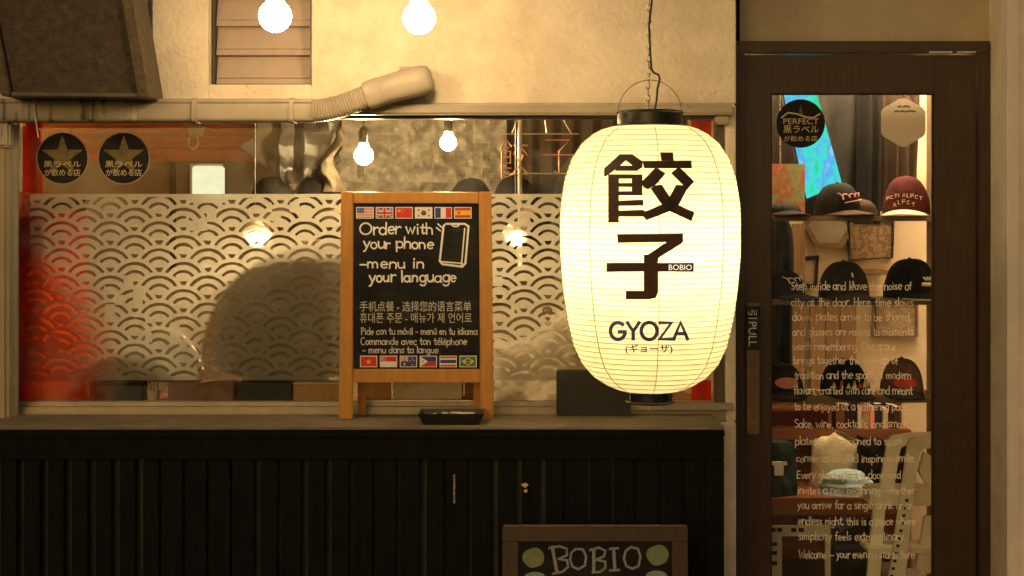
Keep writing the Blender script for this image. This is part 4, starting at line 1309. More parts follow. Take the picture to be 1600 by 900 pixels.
def banner(name, label, x0, x1, y0, y1, y, nf, cut=None):
    o = thing(name, label, 'banner', P((x0 + x1) / 2, y1, y))
    mb = MB(); mb.sheet(curtpt(x0, x1, y0, y1, y, .006, nf), 30, 24, .004)
    mb.build('cloth', M['red_cloth'], o, smooth=60)
    mb = MB(); mb.tube([P(x0 - 2, y0 - 2, y), P(x1 + 2, y0 - 2, y)], .006, 8)
    mb.build('rod', M['shelf'], o)
    return o
banner('red_banner', 'red cloth banner at the left edge inside the window, reaching down to the sill', 20, 134, 330, 626, .12, 2.2)
def sheer():
    m, t, out = new_mat('sheer_red_cloth')
    at = t.nodes.new('ShaderNodeAttribute'); at.attribute_name = 'weave'
    df = t.nodes.new('ShaderNodeBsdfDiffuse'); df.inputs[0].default_value = (.86, .12, .022, 1)
    tl = t.nodes.new('ShaderNodeBsdfTranslucent'); tl.inputs[0].default_value = (.90, .11, .018, 1)
    tp = t.nodes.new('ShaderNodeBsdfTransparent')
    m1 = t.nodes.new('ShaderNodeMixShader'); m1.inputs[0].default_value = .5; m2 = t.nodes.new('ShaderNodeMixShader')
    t.links.new(df.outputs[0], m1.inputs[1]); t.links.new(tl.outputs[0], m1.inputs[2])
    t.links.new(at.outputs['Fac'], m2.inputs[0]); t.links.new(tp.outputs[0], m2.inputs[1]); t.links.new(m1.outputs[0], m2.inputs[2])
    t.links.new(m2.outputs[0], out.inputs[0])
    o = thing('red_gauze', 'sheer red gauze thinning to the right, low over the left of the wave film', 'gauze', P(80, 626, gy + .0075))
    y = gy + .0052
    nu, nv = 60, 60; mb = MB()
    mb.grid(lambda u, v: tuple(P(29 + 190 * u, 300 + 325 * v, y)), nu, nv)
    c_ = mb.build('cloth', m, o)
    w = []
    for j in range(nv + 1):
        for i in range(nu + 1):
            x = 29 + 190 * i / nu; yy = 300 + 325 * j / nv
            edge = 95 + 30 * max(0, (yy - 520) / 100) + 12 * math.sin(yy / 37)
            a1 = max(0, min(1, 1 - (x - edge + 10) / 95)); 
            a2 = max(0.10, min(1, (yy - 375 + 22 * math.sin(x / 23) - (x - 30) * .25) / 60))
            a3 = 1 if x < 46 else 0
            w.append(max(a3 * .85, (a1 * a1 * (3 - 2 * a1)) * a2) * .92)
    c_.data.attributes.new('weave', 'FLOAT', 'POINT').data.foreach_set('value', w)
sheer()
banner('red_banner', 'short red cloth flap hanging above the long red banner at the left edge', 22, 66, 178, 322, .125, 1.2)
banner('red_banner', 'narrow red banner at the right edge of the window behind the lantern', 1080, 1112, 188, 626, .12, 1.0)
# bar along the inside of the window
ib = thing('bar_shelf', 'brown wooden shelf along the inside of the window sill', 'shelf', P(400, 640, .3))
zi = wz0 - .004
mb = MB(); mb.box(-1.9, .75, .068, .30, zi - .03, zi)
mb.build('board', M['red_wood'], ib, bevel=.003)
def block(name, label, cat, x0, x1, ytop, y, depth, m, part='body', bev=.004, zb=zi):
    o = thing(name, label, cat, (P((x0 + x1) / 2, 0, y).x, y + depth / 2, zb))
    mb = MB(); mb.box(P(x0, 0, y).x, P(x1, 0, y).x, y, y + depth, zb + .0005, P(0, ytop, y).z)
    mb.build(part, m, o, bevel=bev); return o, (P(x0, 0, y).x, P(x1, 0, y).x, P(0, ytop, y).z)
M['slate'] = mat('slate_box', (0.06, 0.055, 0.06), .6, .1, 10)
YB = .085
o, d_ = block('storage_box', 'dark grey lidded box on the bar shelf next to the red banner', 'box', 140, 222, 602, YB, .13, M['slate'])
mb = MB(); mb.box(d_[0] - .004, d_[1] + .004, YB - .004, YB + .134, d_[2], P(0, 598, YB).z); mb.build('lid', M['charcoal_cloth'], o, bevel=.002)
cu = thing('chopstick_cup', 'small cup holding pale chopsticks on the bar shelf', 'cup', P(240, 622, .11))
c_ = P(240, 0, .11); mb = MB(); mb.lathe([(.001, zi + .001), (.018, zi + .001), (.023, zi + .035), (.020, zi + .035), (.016, zi + .006), (.001, zi + .006)], c_.x, .11, 20); mb.build('cup', M['cream_wall'], cu, smooth=50)
mb = MB()
for i in range(7):
    a = i * 2.4; mb.tube([(c_.x + .010 * math.cos(a), .11 + .010 * math.sin(a), zi + .008), (c_.x + .022 * math.cos(a), .11 + .02 * math.sin(a), zi + .10 + .006 * (i % 3))], .0026, 6)
mb.build('chopstick', M['cream_cloth'], cu)
block('serving_tray', 'low red-brown tray on the bar shelf right of the chopsticks', 'tray', 262, 366, 598, YB, .13, M['red_wood'], 'dish')
block('black_crate', 'black crate on the bar shelf under the large dark cushion', 'crate', 370, 455, 598, YB, .13, M['black_matte'], 'case')
o, d_ = block('wooden_crate', 'brown wooden crate on the bar shelf left of the chalkboard leg', 'crate', 458, 545, 600.5, YB, .13, M['orange_wood'])
mb = MB(); mb.box(d_[0], d_[1], YB - .003, YB + .13, d_[2], P(0, 598, YB).z); mb.build('rim', M['cream_wall'], o, bevel=.001)
block('pale_box', 'pale wooden box on the bar shelf seen between the chalkboard legs', 'box', 614, 722, 590, .12, .14, M['cream_wall'])
block('dark_box', 'small dark brown box between the pale box and the right chalkboard leg', 'box', 726, 746, 585, .12, .14, M['red_wood'])
block('stool_back', 'brown stool backrest seen low between the chalkboard legs', 'stool', 566, 611, 596, .13, .03, M['orange_wood'], 'backrest')
M['grey_cover'] = mat('grey_silhouette_cloth', (.42, .37, .30), .85, .15, 20)
def silhouette(label, pts, y0, th):  # unseen form added to throw a soft silhouette on the film
    """added plump cushion with an outline of photo points, leaning inside the film"""
    o = thing('silhouette', label, 'silhouette', P(sum(p[0] for p in pts) / len(pts), 598, y0 + th / 2))
    cx = sum(p[0] for p in pts) / len(pts); cy = sum(p[1] for p in pts) / len(pts)
    n = len(pts); vs = []; rings = ((1.0, .5), (.985, .30), (.95, .12), (.86, .03), (.6, 0), (.25, 0))
    for sgn in (1, -1):
        for k, off in rings:
            for x, y in pts:
                p = P(cx + (x - cx) * k, cy + (y - cy) * k, y0 + th / 2); p.y = y0 + (th * off if sgn > 0 else th * (1 - off)); vs.append(p)
    fs = []; nr = len(rings)
    for s_ in (0, 1):
        b0 = s_ * nr * n
        for r_ in range(nr - 1):
            for i in range(n):
                fs.append((b0 + r_ * n + i, b0 + r_ * n + (i + 1) % n, b0 + (r_ + 1) * n + (i + 1) % n, b0 + (r_ + 1) * n + i))
        fs.append([b0 + (nr - 1) * n + i for i in range(n)])
    for i in range(n): fs.append((i, (i + 1) % n, nr * n + (i + 1) % n, nr * n + i))
    mb = MB(); mb.add(vs, fs); mb.build('cover', M['grey_cover'], o, smooth=70)
def smoothpoly(pts, k=3):
    for _ in range(k):
        o = []
        for a, b in zip(pts, pts[1:] + pts[:1]):
            o += [(a[0] * .75 + b[0] * .25, a[1] * .75 + b[1] * .25), (a[0] * .25 + b[0] * .75, a[1] * .25 + b[1] * .75)]
        pts = o
    return pts
silhouette('added large dark round-topped cushion behind the film just left of the chalkboard', smoothpoly([(336, 597), (332, 520), (350, 440), (400, 395), (470, 375), (560, 372), (590, 420), (590, 597)], 2), .128, .055)
silhouette('added small dark cushion with a low round top behind the film left of the large one', smoothpoly([(180, 597), (186, 540), (215, 512), (255, 508), (295, 525), (318, 570), (322, 597)], 2), .125, .05)
dk = thing('dark_cloth', 'dark brown cloth hanging behind the upper left corner of the wave film', 'cloth', P(85, 395, .16))
mb = MB(); mb.sheet(curtpt(38, 132, 312, 398, .15, .008, 2.5), 24, 12, .004); mb.build('cloth', M['brown_cloth'], dk, smooth=60)
mb = MB(); mb.tube([P(34, 312, .155), P(136, 312, .155)], .005, 8); mb.build('rod', M['shelf'], dk)
# crumpled plastic sheet at the foot of the film right of the chalkboard
ps = thing('plastic_sheet', 'crumpled whitish plastic sheet behind the film between chalkboard and black box', 'plastic sheet', P(826, 626, .09))
def plpt(u, v):
    top = 506 + 26 * math.sin(u * 4.1 + .6) * (1 - .3 * u) + 10 * vn(u, 0, 6)
    p = P(772 + 128 * u, top + (626 - top) * v, .088); p.y += .012 * vn(u, v, 5) + .006 * vn(u + 5, v, 13); return p
mb = MB(); mb.sheet(plpt, 40, 40, .002)
mb.build('sheet', cloth_light('white_plastic', (.85, .80, .72), .6), ps, smooth=70)
# high shelf with caps just behind the film's top edge
cs = thing('cap_shelf', 'dark shelf behind the frosted film carrying the dark caps', 'shelf', P(620, 330, 1.0))
mb = MB(); mb.box(-1.0, .70, .86, 1.16, P(0, 325, .86).z - .02, P(0, 325, .86).z)
mb.box(-.98, -.96, .88, 1.14, .02, P(0, 325, .86).z - .02); mb.box(.66, .68, .88, 1.14, .02, P(0, 325, .86).z - .02)
mb.build('board', M['shelf'], cs)
zsh = P(0, 325, .86).z

def cap(label, x, y, z, w, crown, brim=None, rz=0.0, h=.62, emb=None, group=None, under=None, edge=None, squash=.9):
    """a baseball cap standing at (x, y, z): crown with stitched panels, curved brim, button; w is the crown's width"""
    o = thing('baseball_cap', label, 'cap', (0, 0, 0), group)
    r = w / 2
    def c(u, v):
        a = 2 * PI * u; b = (PI / 2) * v
        rr = r * (math.cos(b) ** .75)
        sd = abs(((a / (PI / 3)) % 1.0) - .5) * 2; pan = 1 - .022 * max(0, 1 - (1 - sd) / .14) + .018 * vn(u * 1.0 + w * 37, v, 6)
        fr = 1 + .06 * max(0, -math.sin(a)) * (1 - v)
        zz = w * h * math.sin(b) ** 1.0 + (.06 * w * max(0, -math.sin(a)) * math.sin(2 * b))
        return (rr * math.cos(a) * squash * pan, rr * math.sin(a) * 1.08 * pan * fr, zz + .002)
    mb = MB(); mb.grid(c, 84, 14)
    mb.build('crown', crown, o, smooth=70)
    def bfn(s):
        def f(u, v):
            a = PI * (1.06 + .88 * u)
            k = math.sin(PI * u)
            ln = .62 * w * (k ** .55) * v
            bx = r * .97 * math.cos(a) * squash * (1 + .10 * v * k); by_ = r * 1.10 * math.sin(a) - ln
            return (bx, by_, .10 * w * k * (1 - .35 * v) * (1 - (2 * u - 1) ** 2 * .6) + .004 - s - .10 * w * v * k * .55)
        return f
    mb = MB(); a = MB(); nu, nv = 22, 6
    top = [bfn(0)(i / nu, j / nv) for j in range(nv + 1) for i in range(nu + 1)]
    bot = [(p[0], p[1], p[2] - .004) for p in top]
    n = len(top); wv = nu + 1; fs = []; ms = []
    for j in range(nv):
        for i in range(nu):
            q = (j * wv + i, j * wv + i + 1, (j + 1) * wv + i + 1, (j + 1) * wv + i)
            fs.append(q); fs.append(tuple(n + t_ for t_ in q[::-1]))
    rim = list(range(wv)) + [j * wv + nu for j in range(1, nv + 1)] + [nv * wv + i for i in range(nu - 1, -1, -1)] + [j * wv for j in range(nv - 1, 0, -1)]
    for p, q in zip(rim, rim[1:] + rim[:1]): fs.append((p, n + p, n + q, q))
    mb.add(top + bot, fs)
    bo = mb.build('brim', brim or crown, o, smooth=50)
    if edge:
        e = MB(); e.tube([Vector(top[nv * wv + i]) + Vector((0, 0, -.002)) for i in range(1, nu)], .0042, 6)
        e.build('piping', edge, bo, smooth=60)
    mb = MB(); mb.lathe([(.001, w * h + .008), (.006, w * h + .006), (.008, w * h + .001), (.006, w * h - .004)], 0, 0, 10)
    mb.build('button', crown, o, smooth=60)
    if emb:
        kind, em = emb
        def on_crown(px_, pz_):     # front of the crown
            v = math.asin(min(.98, max(.02, pz_ / (w * h)))) / (PI / 2)
            rr = r * (math.cos(PI / 2 * v) ** .75) * 1.10
            xx = px_; q = max(.05, 1 - (xx / (rr * squash)) ** 2)
            return (xx, -rr * 1.12 * math.sqrt(q) - .002, pz_ + .05 * w)
        mb = MB()
        if kind == 'script':
            pts = [(-.42 + .84 * t + .05 * math.sin(t * 25), .34 + (.07 if i < 14 else .035) * math.cos(t * 25) + .05 * t) for i, t in [(i, i / 60) for i in range(61)]]
            mb.tube([on_crown(a_ * w * .62, b_ * w) for a_, b_ in pts], .0017, 6)
            mb.tube([on_crown(a_ * w * .6, (.245 + .10 * a_) * w) for a_ in [(-.3 + .7 * i / 10) for i in range(11)]], .0014, 6)
        if kind == 'arc':
            for rowz, n_, hw in ((.34, 9, .30), (.22, 5, .17)):
                for i in range(n_):
                    t = -1 + 2 * i / (n_ - 1)
                    a_ = t * hw * w; b_ = (rowz - .06 * t * t) * w
                    k_ = (i * 5 + n_) % 6; q_ = [[(-.004, -.006), (-.004, .006)], [(-.005, .006), (.005, .006), (0, .006), (0, -.006)], [(.004, .005), (-.004, .004), (-.005, -.005), (.004, -.006)], [(-.005, -.007), (-.005, .007), (.004, .007), (.004, 0), (-.004, 0)], [(-.004, .007), (-.004, -.007), (.004, -.007)], [(-.005, -.007), (0, .007), (.005, -.007)]][k_]; mb.tube([on_crown(a_ + e0, b_ + e1) for e0, e1 in q_], .0012, 5)
        if kind == 'bars':
            for i in range(4):
                a_ = -.10 * w + .07 * w * i; mb.tube([on_crown(a_, .36 * w), on_crown(a_ + .012, .30 * w)], .0042, 6)
            mb.tube([on_crown(-.14 * w, .23 * w), on_crown(0, .225 * w), on_crown(.14 * w, .23 * w)], .008, 6)
        if kind == 'dot':
            mb.tube([on_crown(0, .42 * w), on_crown(0.002, .35 * w)], .0035, 6); mb.tube([on_crown(0, .28 * w), on_crown(.002, .20 * w)], .003, 6)
        if kind == 'patch':
            n_ = 20
            ce = on_crown(0, .24 * w)
            pts = [on_crown(.24 * w * math.cos(2 * PI * i / n_), .24 * w + .11 * w * math.sin(2 * PI * i / n_)) for i in range(n_)]
            pts = [(p[0], p[1] - .003, p[2]) for p in pts]; ce = (ce[0], ce[1] - .006, ce[2])
            mb.add([ce] + pts, [(0, i + 1, (i + 1) % n_ + 1) for i in range(n_)])
        if kind == 'flame':
            for i in range(7):
                t = -1 + i / 3.0
                mb.tube([on_crown(t * .34 * w, .12 * w), on_crown(t * .36 * w + .004, (.22 + .05 * (i % 2)) * w)], [.009, .002], 6, m=i % 3)
        mb.build('emblem', em, o)
    o.location = (x, y, z); o.rotation_euler = (0, 0, rz)
    return o
CM = [M['yellow'], M['red'], M['white']]
gcap = 'caps on the shelf behind the window film'
for px_, w_, mt, lb in ((425, .20, 'charcoal_cloth', 'black cap peeping over the film below the pale slanting beam'), (500, .215, 'black_cloth', 'black cap peeping over the film below the torn dark paper'),
                        (735, .19, 'charcoal_cloth', 'black cap peeping over the film just right of the indoor bulbs'), (805, .20, 'black_cloth', 'black cap peeping over the film under the neon sign'), (872, .20, 'navy', 'black cap peeping over the film beside the lantern edge')):
    cap(lb, P(px_, 0, 1.02).x, 1.02, zsh, w_, M['black_cloth'], rz=random.uniform(-.4, .4), group=gcap)
# glowing shaded lamps behind the film
def pendant(px, py, label, rr):
    c_ = P(px, py, .42); o = thing('pendant_lamp', label, 'lamp', c_, 'pendant lamps behind the film')
    mb = MB(); mb.lathe([(.001, c_.z + .05), (.02, c_.z + .05), (.055, c_.z + .005), (.058, c_.z), (.052, c_.z), (.018, c_.z + .044), (.001, c_.z + .044)], c_.x, c_.y, 24)
    mb.build('lamp_shade', M['cream_wall'], o, smooth=50)
    mb = MB(); mb.lathe([(.0005, c_.z - rr), (rr * .7, c_.z - rr * .7), (rr, c_.z), (rr * .7, c_.z + rr * .7), (.0005, c_.z + rr)], c_.x, c_.y, 16)
    mb.build('globe', M['in_bulb'], o, smooth=60)
    mb = MB(); mb.tube([(c_.x, c_.y, c_.z + .05), (c_.x, c_.y, 2.258)], .003, 6); mb.build('cord', M['rubber'], o)
pendant(398, 366, 'shaded pendant lamp glowing through the film left of the chalkboard', .026)
pendant(806, 368, 'shaded pendant lamp glowing through the film right of the chalkboard', .020)

# ================================================================== INSIDE THE DOOR
# ceiling lamp of the room
cl = thing('ceiling_light', 'flat lit ceiling panel of the room behind the door', 'ceiling light', (1.3, .4, 2.5))
mb = MB(); mb.box(.90, 2.0, .255, .315, 2.46, 2.475); mb.build('diffuser', M['room_lamp'], cl, bevel=.003)
mb = MB(); mb.box(.88, 2.02, .245, .325, 2.476, 2.5); mb.build('housing', M['white'], cl)
added_panel = thing('ceiling_light', 'added second lit panel, unseen overhead, brightening the low cabinet', 'ceiling light', (1.3, .84, 2.5))
mb = MB(); mb.box(1.0, 1.9, .80, .88, 2.46, 2.475); mb.build('diffuser', M['room_lamp'], added_panel, bevel=.003)  # unseen panel added to brighten the cabinet and what stands on it
mb = MB(); mb.box(.98, 1.92, .78, .90, 2.476, 2.5); mb.build('housing', M['white'], added_panel)
SY0, SY1 = .50, .74
du = thing('display_shelf', 'open wooden display shelves full of caps behind the door glass', 'shelf', (1.35, .6, .02))
sz = {}
for nm, py in (('a', 337), ('b', 468), ('c', 621)):
    z1 = P(0, py, SY0).z; sz[nm] = z1
    mb = MB(); mb.box(P(1188, 0, SY0).x, P(1478, 0, SY0).x, SY0, SY1, z1 - .020, z1); mb.build('shelf_board', M['shelf'], du, bevel=.002)
for xa in (1184, 1478):
    mb = MB(); mb.box(P(xa, 0, SY0).x, P(xa, 0, SY0).x + .018, SY0, SY1, .021, 1.98); mb.build('side_panel', M['shelf'], du)
def X(px, y=.60): return P(px, 0, y).x
W8 = lambda px, y=.56: px / sc(y)
g = 'caps on the display shelves behind the door'
a, b, c3 = sz['a'], sz['b'], sz['c']
cap('black cap with tan script and a brown brim left of centre on the top shelf', X(1309), .61, a, W8(76), M['black_cloth'], M['brown_cloth'], .35, .66, ('script', M['pale_red']), g)
cap('maroon cap with pale lettering and a cream brim on the top shelf', X(1416, .62), .62, a, W8(82), M['maroon'], M['cream_cloth'], -.35, .74, ('arc', M['cream_cloth']), g)
cap('black cap with dark red piping lying low at the left end of the top shelf', X(1222), .60, a, W8(66), M['black_cloth'], M['black_cloth'], .2, .26, None, g, edge=M['maroon'])
cap('dark brown cap with a maroon brim between the script cap and the maroon cap', X(1352), .66, a, W8(56), M['brown_cloth'], M['maroon'], -.3, .44, None, g)
cap('navy cap with white script at the left end of the middle shelf', X(1222), .61, b, W8(74), M['navy'], M['navy'], .5, .56, ('script', M['white']), g)
cap('dark grey cap with a small white mark in the centre of the middle shelf', X(1320), .62, b, W8(86), M['charcoal_cloth'], M['black_cloth'], .05, .66, ('dot', M['white']), g)
cap('black cap with white block letters and white-edged brim', X(1421, .62), .62, b, W8(84), M['black_cloth'], M['black_cloth'], .35, .72, ('bars', M['white']), g, edge=M['cream_cloth'])
cap('dark cap with an oval pink patch at the left end of the lowest shelf', X(1222), .61, c3, W8(76), M['charcoal_cloth'], M['black_cloth'], .0, .62, ('patch', M['pale_red']), g)
cap('black cap with a yellow and red flame patch on the lowest shelf', X(1320), .62, c3, W8(80), M['black_cloth'], M['black_cloth'], .1, .66, ('flame', CM), g)
cap('grey and red cap at the right end of the lowest shelf', X(1409, .62), .62, c3, W8(74), M['red_mesh'], M['charcoal_cloth'], -.15, .74, ('patch', M['red']), g)
# printed box and glowing screen behind the top row
bx = thing('printed_box', 'box with a red and green print at the left end of the top shelf', 'box', (X(1226, .70), .70, a))
def multicol(name, cols, sc_):
    m, t, out = new_mat(name); b_ = t.nodes.new('ShaderNodeBsdfPrincipled'); b_.inputs['Roughness'].default_value = .5
    st = [(i / (len(cols) - 1) * .5 + .25, c_) for i, c_ in enumerate(cols)]
    t.links.new(ramp(t, noise(t, sc_, 3), st), b_.inputs['Base Color']); t.links.new(b_.outputs[0], out.inputs[0]); return m
M['print'] = multicol('printed_card', [(.10, .16, .08), (.30, .34, .18), (.42, .12, .06), (.50, .36, .22)], 22)
M['print2'] = multicol('printed_photo', [(.05, .03, .02), (.28, .2, .12), (.10, .05, .03), (.40, .30, .2)], 40)
M['print3'] = multicol('printed_poster', [(.46, .38, .27), (.16, .11, .07), (.40, .3, .2), (.08, .05, .04)], 34)
mb = MB(); mb.box(X(1196, .66), X(1258, .66), .66, .73, a + .001, P(0, 256, .66).z); mb.build('carton', M['print'], bx, bevel=.003)
scn = thing('lit_screen', 'tall tilted screen glowing blue and green behind the round door sticker', 'screen', P(1288, 300, .86))
pcs = Plane((0, .86, 1.5), (0, -1, .1))
m, t, out = new_mat('lit_picture')
em = t.nodes.new('ShaderNodeEmission'); em.inputs[1].default_value = .9
t.links.new(ramp(t, noise(t, 14, 3, stretch=(1, 1, .55)), [(.36, (.03, .70, .36)), (.46, (.06, .80, .75)), (.55, (.12, .42, .95)), (.66, (.30, .78, .95))]), em.inputs[0])
t.links.new(em.outputs[0], out.inputs[0])
mb = MB(); mb.pp([(1219, 120), (1268, 116), (1316, 288), (1261, 310)], pcs, .0, -.008)
mb.build('display', m, scn)
mb = MB(); mb.pp([(1216, 116), (1271, 112), (1320, 291), (1259, 314)], pcs, -.009, -.03)
mb.build('case', M['black'], scn, bevel=.002)
# clothes on a rail
rail = thing('clothes_rail', 'dark clothes rail above the display shelves behind the door', 'rail', (1.3, 1.1, 2.12))
mb = MB(); mb.tube([(.80, 1.1, 2.12), (2.19, 1.1, 2.12)], .012, 10); mb.build('rail', M['black'], rail)
def garment(label, x0, x1, y0, y1, y, mt, nf=3, sh=.14, name='jacket'):
    o = thing(name, label, name, P((x0 + x1) / 2, y0, y), 'clothes hanging behind the display shelves')
    cx = (x0 + x1) / 2
    def fn(u, v):
        hw = (x1 - x0) / 2 * (sh * 2.2 + (1 - sh * 2.2) * min(1, (v / .14)) ** .5 if v < .14 else 1 + .05 * math.sin(v * 6))
        p = P(cx + (2 * u - 1) * hw, y0 + (y1 - y0) * v, y); p.y += .022 * math.sin(u * nf * 2 * PI + v * 1.3) * min(1, v * 3) - .05 * math.sin(PI * u); return p
    mb = MB(); mb.sheet(fn, 30, 22, .05); mb.build('cloth', M[mt], o, smooth=60)
    c_ = P(cx, y0, y); mb = MB(); mb.tube([(c_.x, c_.y - .02, c_.z - .01), (c_.x, c_.y - .02, 2.09), (c_.x, 1.1, 2.13)], .003, 6); mb.build('hanger_hook', M['steel'], o)
garment('long charcoal jacket hanging left of centre, partly behind the glowing screen', 1200, 1342, 120, 345, 1.08, 'charcoal_cloth', 3)
garment('narrow black jacket hanging between the charcoal and brown jackets', 1340, 1378, 118, 350, 1.02, 'black_cloth', 2)
garment('dark brown jacket hanging behind the hexagonal sticker', 1366, 1436, 112, 330, 1.12, 'brown_cloth', 4)
garment('black coat hanging at the left behind the middle shelf', 1196, 1240, 345, 600, .98, 'black_cloth', 2, .3, 'coat')
# things on the back wall
wy = 1.495
def frame_pic(name, label, cat, polyp, inset, m_f, m_i, y=wy):
    o = thing(name, label, cat, P(sum(p[0] for p in polyp) / len(polyp), max(p[1] for p in polyp), y)); cx = sum(p[0] for p in polyp) / len(polyp); cy = sum(p[1] for p in polyp) / len(polyp)
    pl = flat(y - .03); mb = MB()
    inn = [(cx + (p[0] - cx) * inset, cy + (p[1] - cy) * inset) for p in polyp]
    n = len(polyp)
    for i in range(n):
        j = (i + 1) % n; mb.pp([polyp[i], polyp[j], inn[j], inn[i]], pl, 0, -.028)
    mb.build('frame', m_f, o)
    mb = MB(); mb.pp(inn, pl, -.012, -.026); mb.build('picture', m_i, o)
hx = lambda cx, cy, rx, ry: [(cx + rx * math.cos(R(60 * i)), cy + ry * math.sin(R(60 * i))) for i in range(6)]
frame_pic('hexagonal_mirror', 'hexagonal framed mirror on the wall between top and middle shelf', 'mirror', hx(1296, 352, 42, 40), .78, M['shelf'], M['aluminium'])
frame_pic('framed_photo', 'dark striped photo on the wall right of the hexagonal mirror', 'picture', [(1325, 345), (1398, 345), (1396, 404), (1327, 407)], .92, M['black'], M['print2'])
frame_pic('small_frame', 'small dark picture frame low on the wall left of the grey cap', 'picture', [(1246, 402), (1280, 399), (1277, 450), (1243, 450)], .74, M['black'], M['cream_wall'])
frame_pic('wall_poster', 'faded brown print on the wall under the white-lettered cap', 'poster', [(1369, 470), (1435, 470), (1435, 527), (1369, 527)], .9, M['shelf'], M['print3'])
bo = thing('board_screen', 'brown upright boards leaning on the back wall behind the lowest shelf', 'boards', P(1290, 600, 1.4))
mb = MB()
for i, (xa, xb) in enumerate(((1238, 1258), (1266, 1290), (1291, 1312), (1313, 1338))): mb.pr(xa, 350 if i == 0 else 470, xb, 800, flat(1.42 - .002 * (i % 2)), 0, -.02)
mb.build('board', mat('faded_wood', (.30, .19, .11), .6, .3, 9, .1, 60, stretch=(8, 8, .5)), bo, bevel=.001)
wc = thing('paper_stack', 'crumpled white papers lying on a ledge behind the middle shelf', 'papers', P(1370, 430, 1.3))
mb = MB()
for i in range(4): mb.pp([(1352 + 4 * i, 402 + 6 * i), (1374 + 5 * i, 398 + 5 * i), (1380 + 4 * i, 412 + 6 * i), (1356 + 3 * i, 418 + 5 * i)], Plane((0, 1.3 + .01 * i, 1.4), (0.2, -1, .3 + .1 * i)), 0, -.004)
mb.build('sheet', M['white'], wc)
mb = MB(); mb.pr(1342, 424, 1402, 430, flat(1.24), 0, -.25); mb.build('ledge', M['shelf'], wc)
# low cabinet with books and cloths
cy0 = .95
cab = thing('low_cabinet', 'low red-brown wooden cabinet standing under the display shelves', 'cabinet', P(1310, 900, 1.1))
cz = {}
for py, th, xe_, yf in ((671, .045, 1424, 1.24), (778, .07, 1412, .95)):
    z1 = P(0, py, yf).z; cz[py] = z1
    mb = MB(); mb.box(.81, P(xe_, 0, yf).x, yf, 1.38, z1 - th, z1); mb.build('shelf_board', M['red_wood'], cab, bevel=.003)
mb = MB(); mb.box(.81, P(1424, 0, 1.24).x, 1.385, 1.40, .021, P(0, 626, 1.24).z); mb.build('back_panel', M['red_wood'], cab)
mb = MB(); mb.box(P(1424, 0, 1.24).x - .02, P(1424, 0, 1.24).x, 1.243, 1.384, .021, cz[671] - .046); mb.build('side_panel', M['red_wood'], cab)
cols = ['red_wood', 'maroon', 'black', 'cream_wall', 'print', 'pale_red', 'charcoal_cloth', 'cream_cloth', 'maroon', 'brown_cloth']
desc = ['red-brown', 'dark maroon', 'black', 'cream', 'green and red printed', 'pink', 'charcoal', 'pale cream', 'maroon', 'brown']
xx = 1306; zt2 = cz[671]
for i in range(10):
    w_ = (14, 9, 11, 7, 12, 8, 12, 9, 8, 10)[i]
    o = thing('book', desc[i] + ' book in the row on the cabinet, ' + ('first from the left' if i == 0 else 'after the ' + desc[i - 1] + ' one'), 'book', (P(xx + w_ / 2, 0, 1.26).x, 1.31, zt2), 'books on the low cabinet')
    mb = MB(); x0_, x1_ = P(xx + .4, 0, 1.26).x, P(xx + w_ - .4, 0, 1.26).x; hh = (.105, .10, .112, .09, .108, .095, .104, .085, .1, .092)[i]
    mb.box(x0_, x1_, 1.26, 1.37, zt2, zt2 + hh); mb.build('cover', M[cols[i]], o, bevel=.0015)
    mb = MB(); mb.box(x0_ + .003, x1_ - .003, 1.264, 1.3685, zt2 + hh, zt2 + hh + .0012); mb.build('pages', M['white'], o)
    xx += w_
o = thing('wooden_box', 'long red-brown drawer box left of the books on the cabinet', 'box', (P(1250, 0, 1.26).x, 1.3, zt2))
mb = MB(); mb.box(.815, P(1300, 0, 1.26).x, 1.262, 1.378, zt2, zt2 + .085); mb.build('carcass', M['red_wood'], o, bevel=.003)
mb = MB(); mb.box(.83, P(1294, 0, 1.26).x, 1.258, 1.262, zt2 + .012, zt2 + .074); mb.build('drawer', M['maroon'], o, bevel=.002)
z2 = cz[778]
def heap(name, label, cat, cx, cy, w, d, h, m, seed, part='cloth', flatten=.5):
    o = thing(name, label, cat, (cx, cy, z2 if name != 'duffel_bag' else .02)); zb = z2 if name != 'duffel_bag' else .02
    def fn(u, v):
        a = 2 * PI * u; b = PI / 2 * v
        k = 1 + .10 * vn(u * 1.0 + seed, v, 7) + .05 * vn(u + seed, v + 3, 17)
        return (cx + w / 2 * math.cos(a) * math.cos(b) ** flatten * k, cy + d / 2 * math.sin(a) * math.cos(b) ** flatten * k, zb + .001 + h * math.sin(b) * k)
    mb = MB(); mb.grid(fn, 40, 14); mb.build(part, m, o, smooth=70); return o
q = sc(1.1)
heap('folded_cloth', 'light blue folded cloth under the cream bag on the cabinet', 'cloth', P(1326, 0, 1.0).x, 1.06, 84 / q, .17, 30 / q, M['blue_cloth'], 1, 'cloth', .3)
o = heap('cream_bag', 'bulging cream cloth bag on the cabinet behind the handwriting', 'bag', P(1311, 0, 1.12).x, 1.2, 78 / q, .09, 80 / q, M['cream_cloth'], 2, 'body', .35)
o2 = thing('dark_bag', 'dark green bag with a white printed mark at the left of the cabinet', 'bag', (P(1222, 0, 1.02).x, 1.05, z2))
mb = MB(); mb.sheet(lambda u, v: (P(1192 + 54 * u - 5 * math.sin(PI * u) * 0, 0, 1.0).x, 1.0 - .03 * math.sin(PI * u) + .012 * vn(u, v, 5), z2 + .001 + (1 - v) * (82 - 10 * abs(2 * u - 1) ** 3) / q), 16, 14, .07); mb.build('body', M['green_cloth'], o2, smooth=60)
